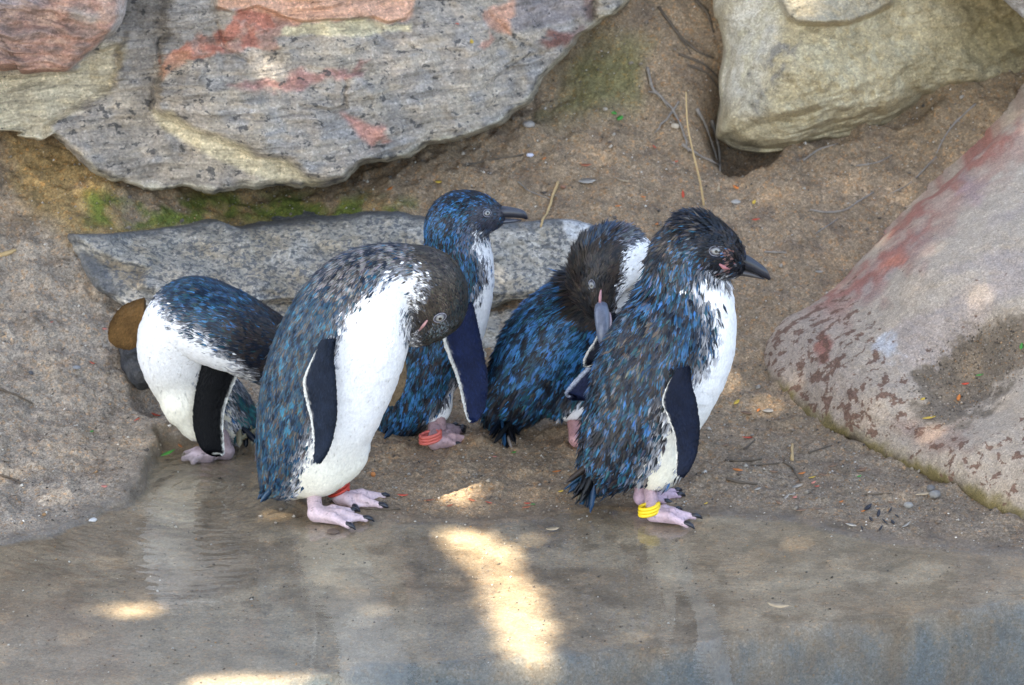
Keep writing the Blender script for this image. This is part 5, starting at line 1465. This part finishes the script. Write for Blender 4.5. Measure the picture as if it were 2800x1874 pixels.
twig([(0, 1300), (30, 1310), (60, 1325)], 4, "dark", "dark twig low on the bank near the water")

def pebble(px, py, r, col, label, group=None, flat=0.6, cat="pebble", sink=0.3):
    p, n, o = on_surface(px, py)
    rr = r / PPM
    import bmesh
    bm = bmesh.new()
    bmesh.ops.create_icosphere(bm, subdivisions=2, radius=1.0)
    v = np.array([q.co[:] for q in bm.verts]); f = [tuple(x.index for x in q.verts) for q in bm.faces]
    bm.free()
    v = v * (1 + 0.28 * perlin(v * 1.3 + lg.uniform(0, 90, 3)))[:, None] * np.array([1.0, lg.uniform(.7, 1.0), flat]) * rr
    a = lg.uniform(0, 3.1)
    v = v @ np.array([[math.cos(a), math.sin(a), 0], [-math.sin(a), math.cos(a), 0], [0, 0, 1]])
    ob = mk("pebble", v + p + n * rr * flat * (1 - sink), f, simple_mat("pebble_stone", col, 0.7, 0.2, 300), origin=p)
    return tag(ob, label, cat, group)
pebble(1451, 427, 11, (0.55, 0.56, 0.66), "pale bluish white pebble below the overhanging rock")
pebble(1541, 514, 9, (0.22, 0.11, 0.07), "small reddish brown pebble on the slope above the low slab")
pebble(1843, 348, 14, (0.48, 0.40, 0.30), "cream pebble among the twigs by the sandstone boulder")
pebble(1448, 345, 20, (0.30, 0.27, 0.24), "grey stone just right of the overhanging rock's lip".replace("just right of", "against"), flat=.5)
pebble(2014, 556, 15, (0.36, 0.33, 0.29), "flat grey pebble on the slope below the sandstone boulder", flat=.4)
pebble(1020, 1302, 8, (0.58, 0.22, 0.07), "round orange berry on the soil beside the red banded penguin", flat=1.0, cat="berry")
pebble(911, 1458, 19, (0.11, 0.075, 0.055), "brown stone in the water before the red banded penguin", flat=.35)
pebble(84, 1022, 10, (0.07, 0.07, 0.075), "small black pebble on the grey bank", flat=.5)
pebble(207, 1007, 12, (0.22, 0.22, 0.23), "small grey pebble on the bank", flat=.5)
pebble(252, 1424, 14, (0.6, 0.58, 0.55), "flat white shell chip at the edge of the water", flat=.25)
pebble(2555, 1357, 20, (0.20, 0.185, 0.165), "grey stone lying under the mossy edge of the granite boulder", flat=.6)
pebble(2484, 1387, 14, (0.27, 0.25, 0.22), "pale pebble near the dark debris by the shore", flat=.6)
pebble(2545, 1340, 16, (0.14, 0.13, 0.12), "dark grey stone under the granite boulder's mossy edge", flat=.6)
pebble(1655, 300, 8, (0.35, 0.3, 0.24), "small tan pebble on the soil bank", flat=.7)
for k, (dx, dy, r) in enumerate([(-40, -20, 22), (-10, -5, 18), (22, -14, 12), (-30, 12, 14), (8, 18, 16), (30, 20, 12), (-4, 36, 14), (40, 2, 10), (-55, 34, 10)]):
    leaf(2412 + dx, 1412 + dy, r * 2.0, lg.uniform(-1.5, 1.5), "black", "black scrap of wet leaf at the water edge", "black wet leaf scraps at the water edge", lg.uniform(.15, .4))

# loose grains of sand and grit
def grains(name, n, xr, yr, smin_, smax_, label, seed, dens=None):
    g = np.random.default_rng(seed)
    x = g.uniform(*xr, n); y = g.uniform(*yr, n)
    z, sd, _ = H_all(x, y)
    keep = (sd < -0.004) | (g.random(n) < 0.35)
    x, y, z, sd = x[keep], y[keep], z[keep], sd[keep]
    n = len(x)
    r = smin_ * (smax_ / smin_) ** (g.random(n) ** 2.2)
    o = np.array([(1, 0, 0), (-1, 0, 0), (0, 1, 0), (0, -1, 0), (0, 0, 1), (0, 0, -1.0)])
    v = o[None] * g.uniform(0.6, 1.25, (n, 6, 1))
    a = g.uniform(0, 6.28, n)
    c, s = np.cos(a)[:, None], np.sin(a)[:, None]
    v = np.stack([v[..., 0] * c - v[..., 1] * s + v[..., 2] * 0.3, v[..., 0] * s + v[..., 1] * c, v[..., 2] * 0.8 + v[..., 0] * 0.2], -1) * r[:, None, None]
    v = v + np.stack([x, y, z + r * 0.35], -1)[:, None]
    t = np.array([(0, 2, 4), (2, 1, 4), (1, 3, 4), (3, 0, 4), (2, 0, 5), (1, 2, 5), (3, 1, 5), (0, 3, 5)])
    f = (np.arange(n)[:, None, None] * 6 + t[None]).reshape(-1, 3)
    pal = np.array([(0.24, 0.20, 0.155), (0.17, 0.135, 0.105), (0.34, 0.30, 0.25), (0.50, 0.46, 0.40), (0.08, 0.068, 0.058), (0.34, 0.20, 0.10), (0.13, 0.10, 0.08)])
    k = g.choice(len(pal), n, p=[.26, .22, .18, .08, .12, .05, .09])
    col = np.repeat(pal[k] * np.exp(g.normal(0, .15, (n, 1))), 6, 0)
    ob = mk(name, v.reshape(-1, 3), f, M_grit, col=col, smooth=False)
    tag(ob, label, kind="stuff")
M_grit = col_mat("grit", 0.85, 0.3, 0.15, 400, 0.1)
grains("sand_grains", 30000, (-0.62, 0.62), (-0.42, 0.95), 0.0005, 0.0018, "loose sand grains scattered over the soil", 41)
grains("soil_crumbs", 900, (-0.62, 0.62), (-0.05, 0.95), 0.0016, 0.0042, "soil crumbs and grit scattered over the ground", 42)

# grit lying in the hollow of the granite boulder
def pocket_grit():
    g = np.random.default_rng(8)
    o = np.array([(1, 0, 0), (-1, 0, 0), (0, 1, 0), (0, -1, 0), (0, 0, 1), (0, 0, -1.0)])
    t = np.array([(0, 2, 4), (2, 1, 4), (1, 3, 4), (3, 0, 4), (2, 0, 5), (1, 2, 5), (3, 1, 5), (0, 3, 5)])
    pal = np.array([(0.24, 0.20, 0.155), (0.17, 0.135, 0.105), (0.28, 0.23, 0.18), (0.08, 0.065, 0.05), (0.26, 0.165, 0.095), (0.13, 0.10, 0.075)])
    vs, cs = [], []
    while len(vs) < 2400:
        px, py = g.uniform(2480, 2870), g.uniform(860, 1180)
        if poly_sd(np.array(px), np.array(py), POCK) < g.normal(2, 20):
            continue
        p, n, ob = on_surface(px, py)
        r = 0.0005 * 3.4 ** (g.random() ** 2.0)
        vs.append(o * g.uniform(0.6, 1.3, (6, 1)) * r + p + n * r * 0.3)
        cs.append(np.repeat((pal[g.integers(len(pal))] * math.exp(g.normal(0, .2)))[None], 6, 0))
    n = len(vs)
    f = (np.arange(n)[:, None, None] * 6 + t[None]).reshape(-1, 3)
    tag(mk("hollow_grit", np.concatenate(vs), f, M_grit, col=np.concatenate(cs), smooth=False), "dark soil grit gathered in the hollow of the granite boulder", kind="stuff")
pocket_grit()
# ------------------------------------------------------------------ unseen tree added to block the sun, shaped to pass the sun patches
def added_shade_tree():
    S = np.array(SUN_DIR)
    A = np.cross(S, (0, 1, 0)); A /= np.linalg.norm(A)
    B = np.cross(S, A)
    n = 118000
    core = np.arange(n) < 84000                 # fine leaves over the birds even out the added shade, coarser ones around
    g = np.random.default_rng(21)
    cen = np.array([0.0, 0.35, 0.1])
    a = np.where(core, g.uniform(-1.05, 1.05, n), g.uniform(-2.1, 2.1, n)); b = np.where(core, g.uniform(-1.35, 1.15, n), g.uniform(-2.5, 2.1, n))
    out = core | (np.abs(a) > 1.0) | (b < -1.3) | (b > 1.1)
    d = 3.9 + g.normal(0, 0.22, n) + 0.25 * a
    # gaps in the crown through which the sun falls: (photo px, py, half sizes in metres along a and b)
    gaps = []
    for px, py, ra, rb, *dep in CROWN_GAPS:
        w = (P(px, py, dep[0]) if dep else PZ(px, py, 0.0)) - cen
        gaps.append((w @ A, w @ B, ra, rb))
    keep = out.copy()
    for ga, gb, ra, rb in gaps:
        keep &= ((a - ga) / ra) ** 2 + ((b - gb) / rb) ** 2 > 1
    a, b, d, core = a[keep], b[keep], d[keep], core[keep]
    n = len(a)
    c = cen + A * a[:, None] + B * b[:, None] + S * d[:, None]
    nrm = S + g.normal(0, 0.35, (n, 3)); nrm /= np.linalg.norm(nrm, axis=1)[:, None]
    t = np.cross(nrm, g.normal(size=(n, 3))); t /= np.linalg.norm(t, axis=1)[:, None]
    s = np.cross(nrm, t)
    L = np.where(core, g.uniform(0.014, 0.024, n), g.uniform(0.045, 0.08, n))[:, None]; W = L * 0.48
    v = np.stack([c - t * L, c - s * W + t * L * 0.1, c + t * L - nrm * L * 0.3, c + s * W + t * L * 0.1], 1).reshape(-1, 3)
    # no leaf reaches into the slit that lets the long sun patch through
    q = PZ([p[0] for p in CROWN_SLIT], [p[1] for p in CROWN_SLIT], 0.0) - cen
    slit = np.stack([q @ A, q @ B], -1)
    w4 = v.reshape(-1, 4, 3)
    w4 = np.concatenate([w4, (w4 + np.roll(w4, 1, 1)) / 2, w4.mean(1, keepdims=True)], 1) - cen
    ok = (poly_sd(w4 @ A, w4 @ B, slit) < 0.0).all(1)
    v = v.reshape(-1, 4, 3)[ok].reshape(-1, 3)
    f = np.arange(len(v)).reshape(-1, 4)
    base = np.array([-3.6, -1.6, 0.05])
    root = empty("added_shade_tree", base)
    tag(root, "added unseen leafy tree that blocks the sun over the penguins", "tree")
    mk("crown", v, f, simple_mat("tree_leaf", (0.06, 0.10, 0.03), 0.5, 0.4, 8), parent=root, smooth=False)
    tv, tf = tube([base, base + [0.1, 0.05, 1.5], base + [0.5, 0.1, 2.8], c.mean(0) + [-0.9, 0, -0.1], c.mean(0) + [0.3, 0.1, 0.05]], [0.22, 0.17, 0.12, 0.07, 0.03], 12)
    mk("trunk", tv, tf, simple_mat("tree_bark", (0.12, 0.09, 0.065), 0.9, 0.4, 30), parent=root)
CROWN_GAPS = [(350, 1655, 0.030, 0.022), (640, 1850, 0.05, 0.028), (850, 1858, 0.05, 0.028), (1010, 850, 0.022, 0.022, -0.03)]
CROWN_SLIT = [(1215, 1452), (1280, 1450), (1370, 1500), (1400, 1520), (1405, 1570), (1440, 1605), (1475, 1640), (1470, 1690), (1462, 1740), (1490, 1785), (1420, 1790), (1385, 1760), (1365, 1690), (1345, 1610), (1300, 1540), (1240, 1490)]
added_shade_tree()
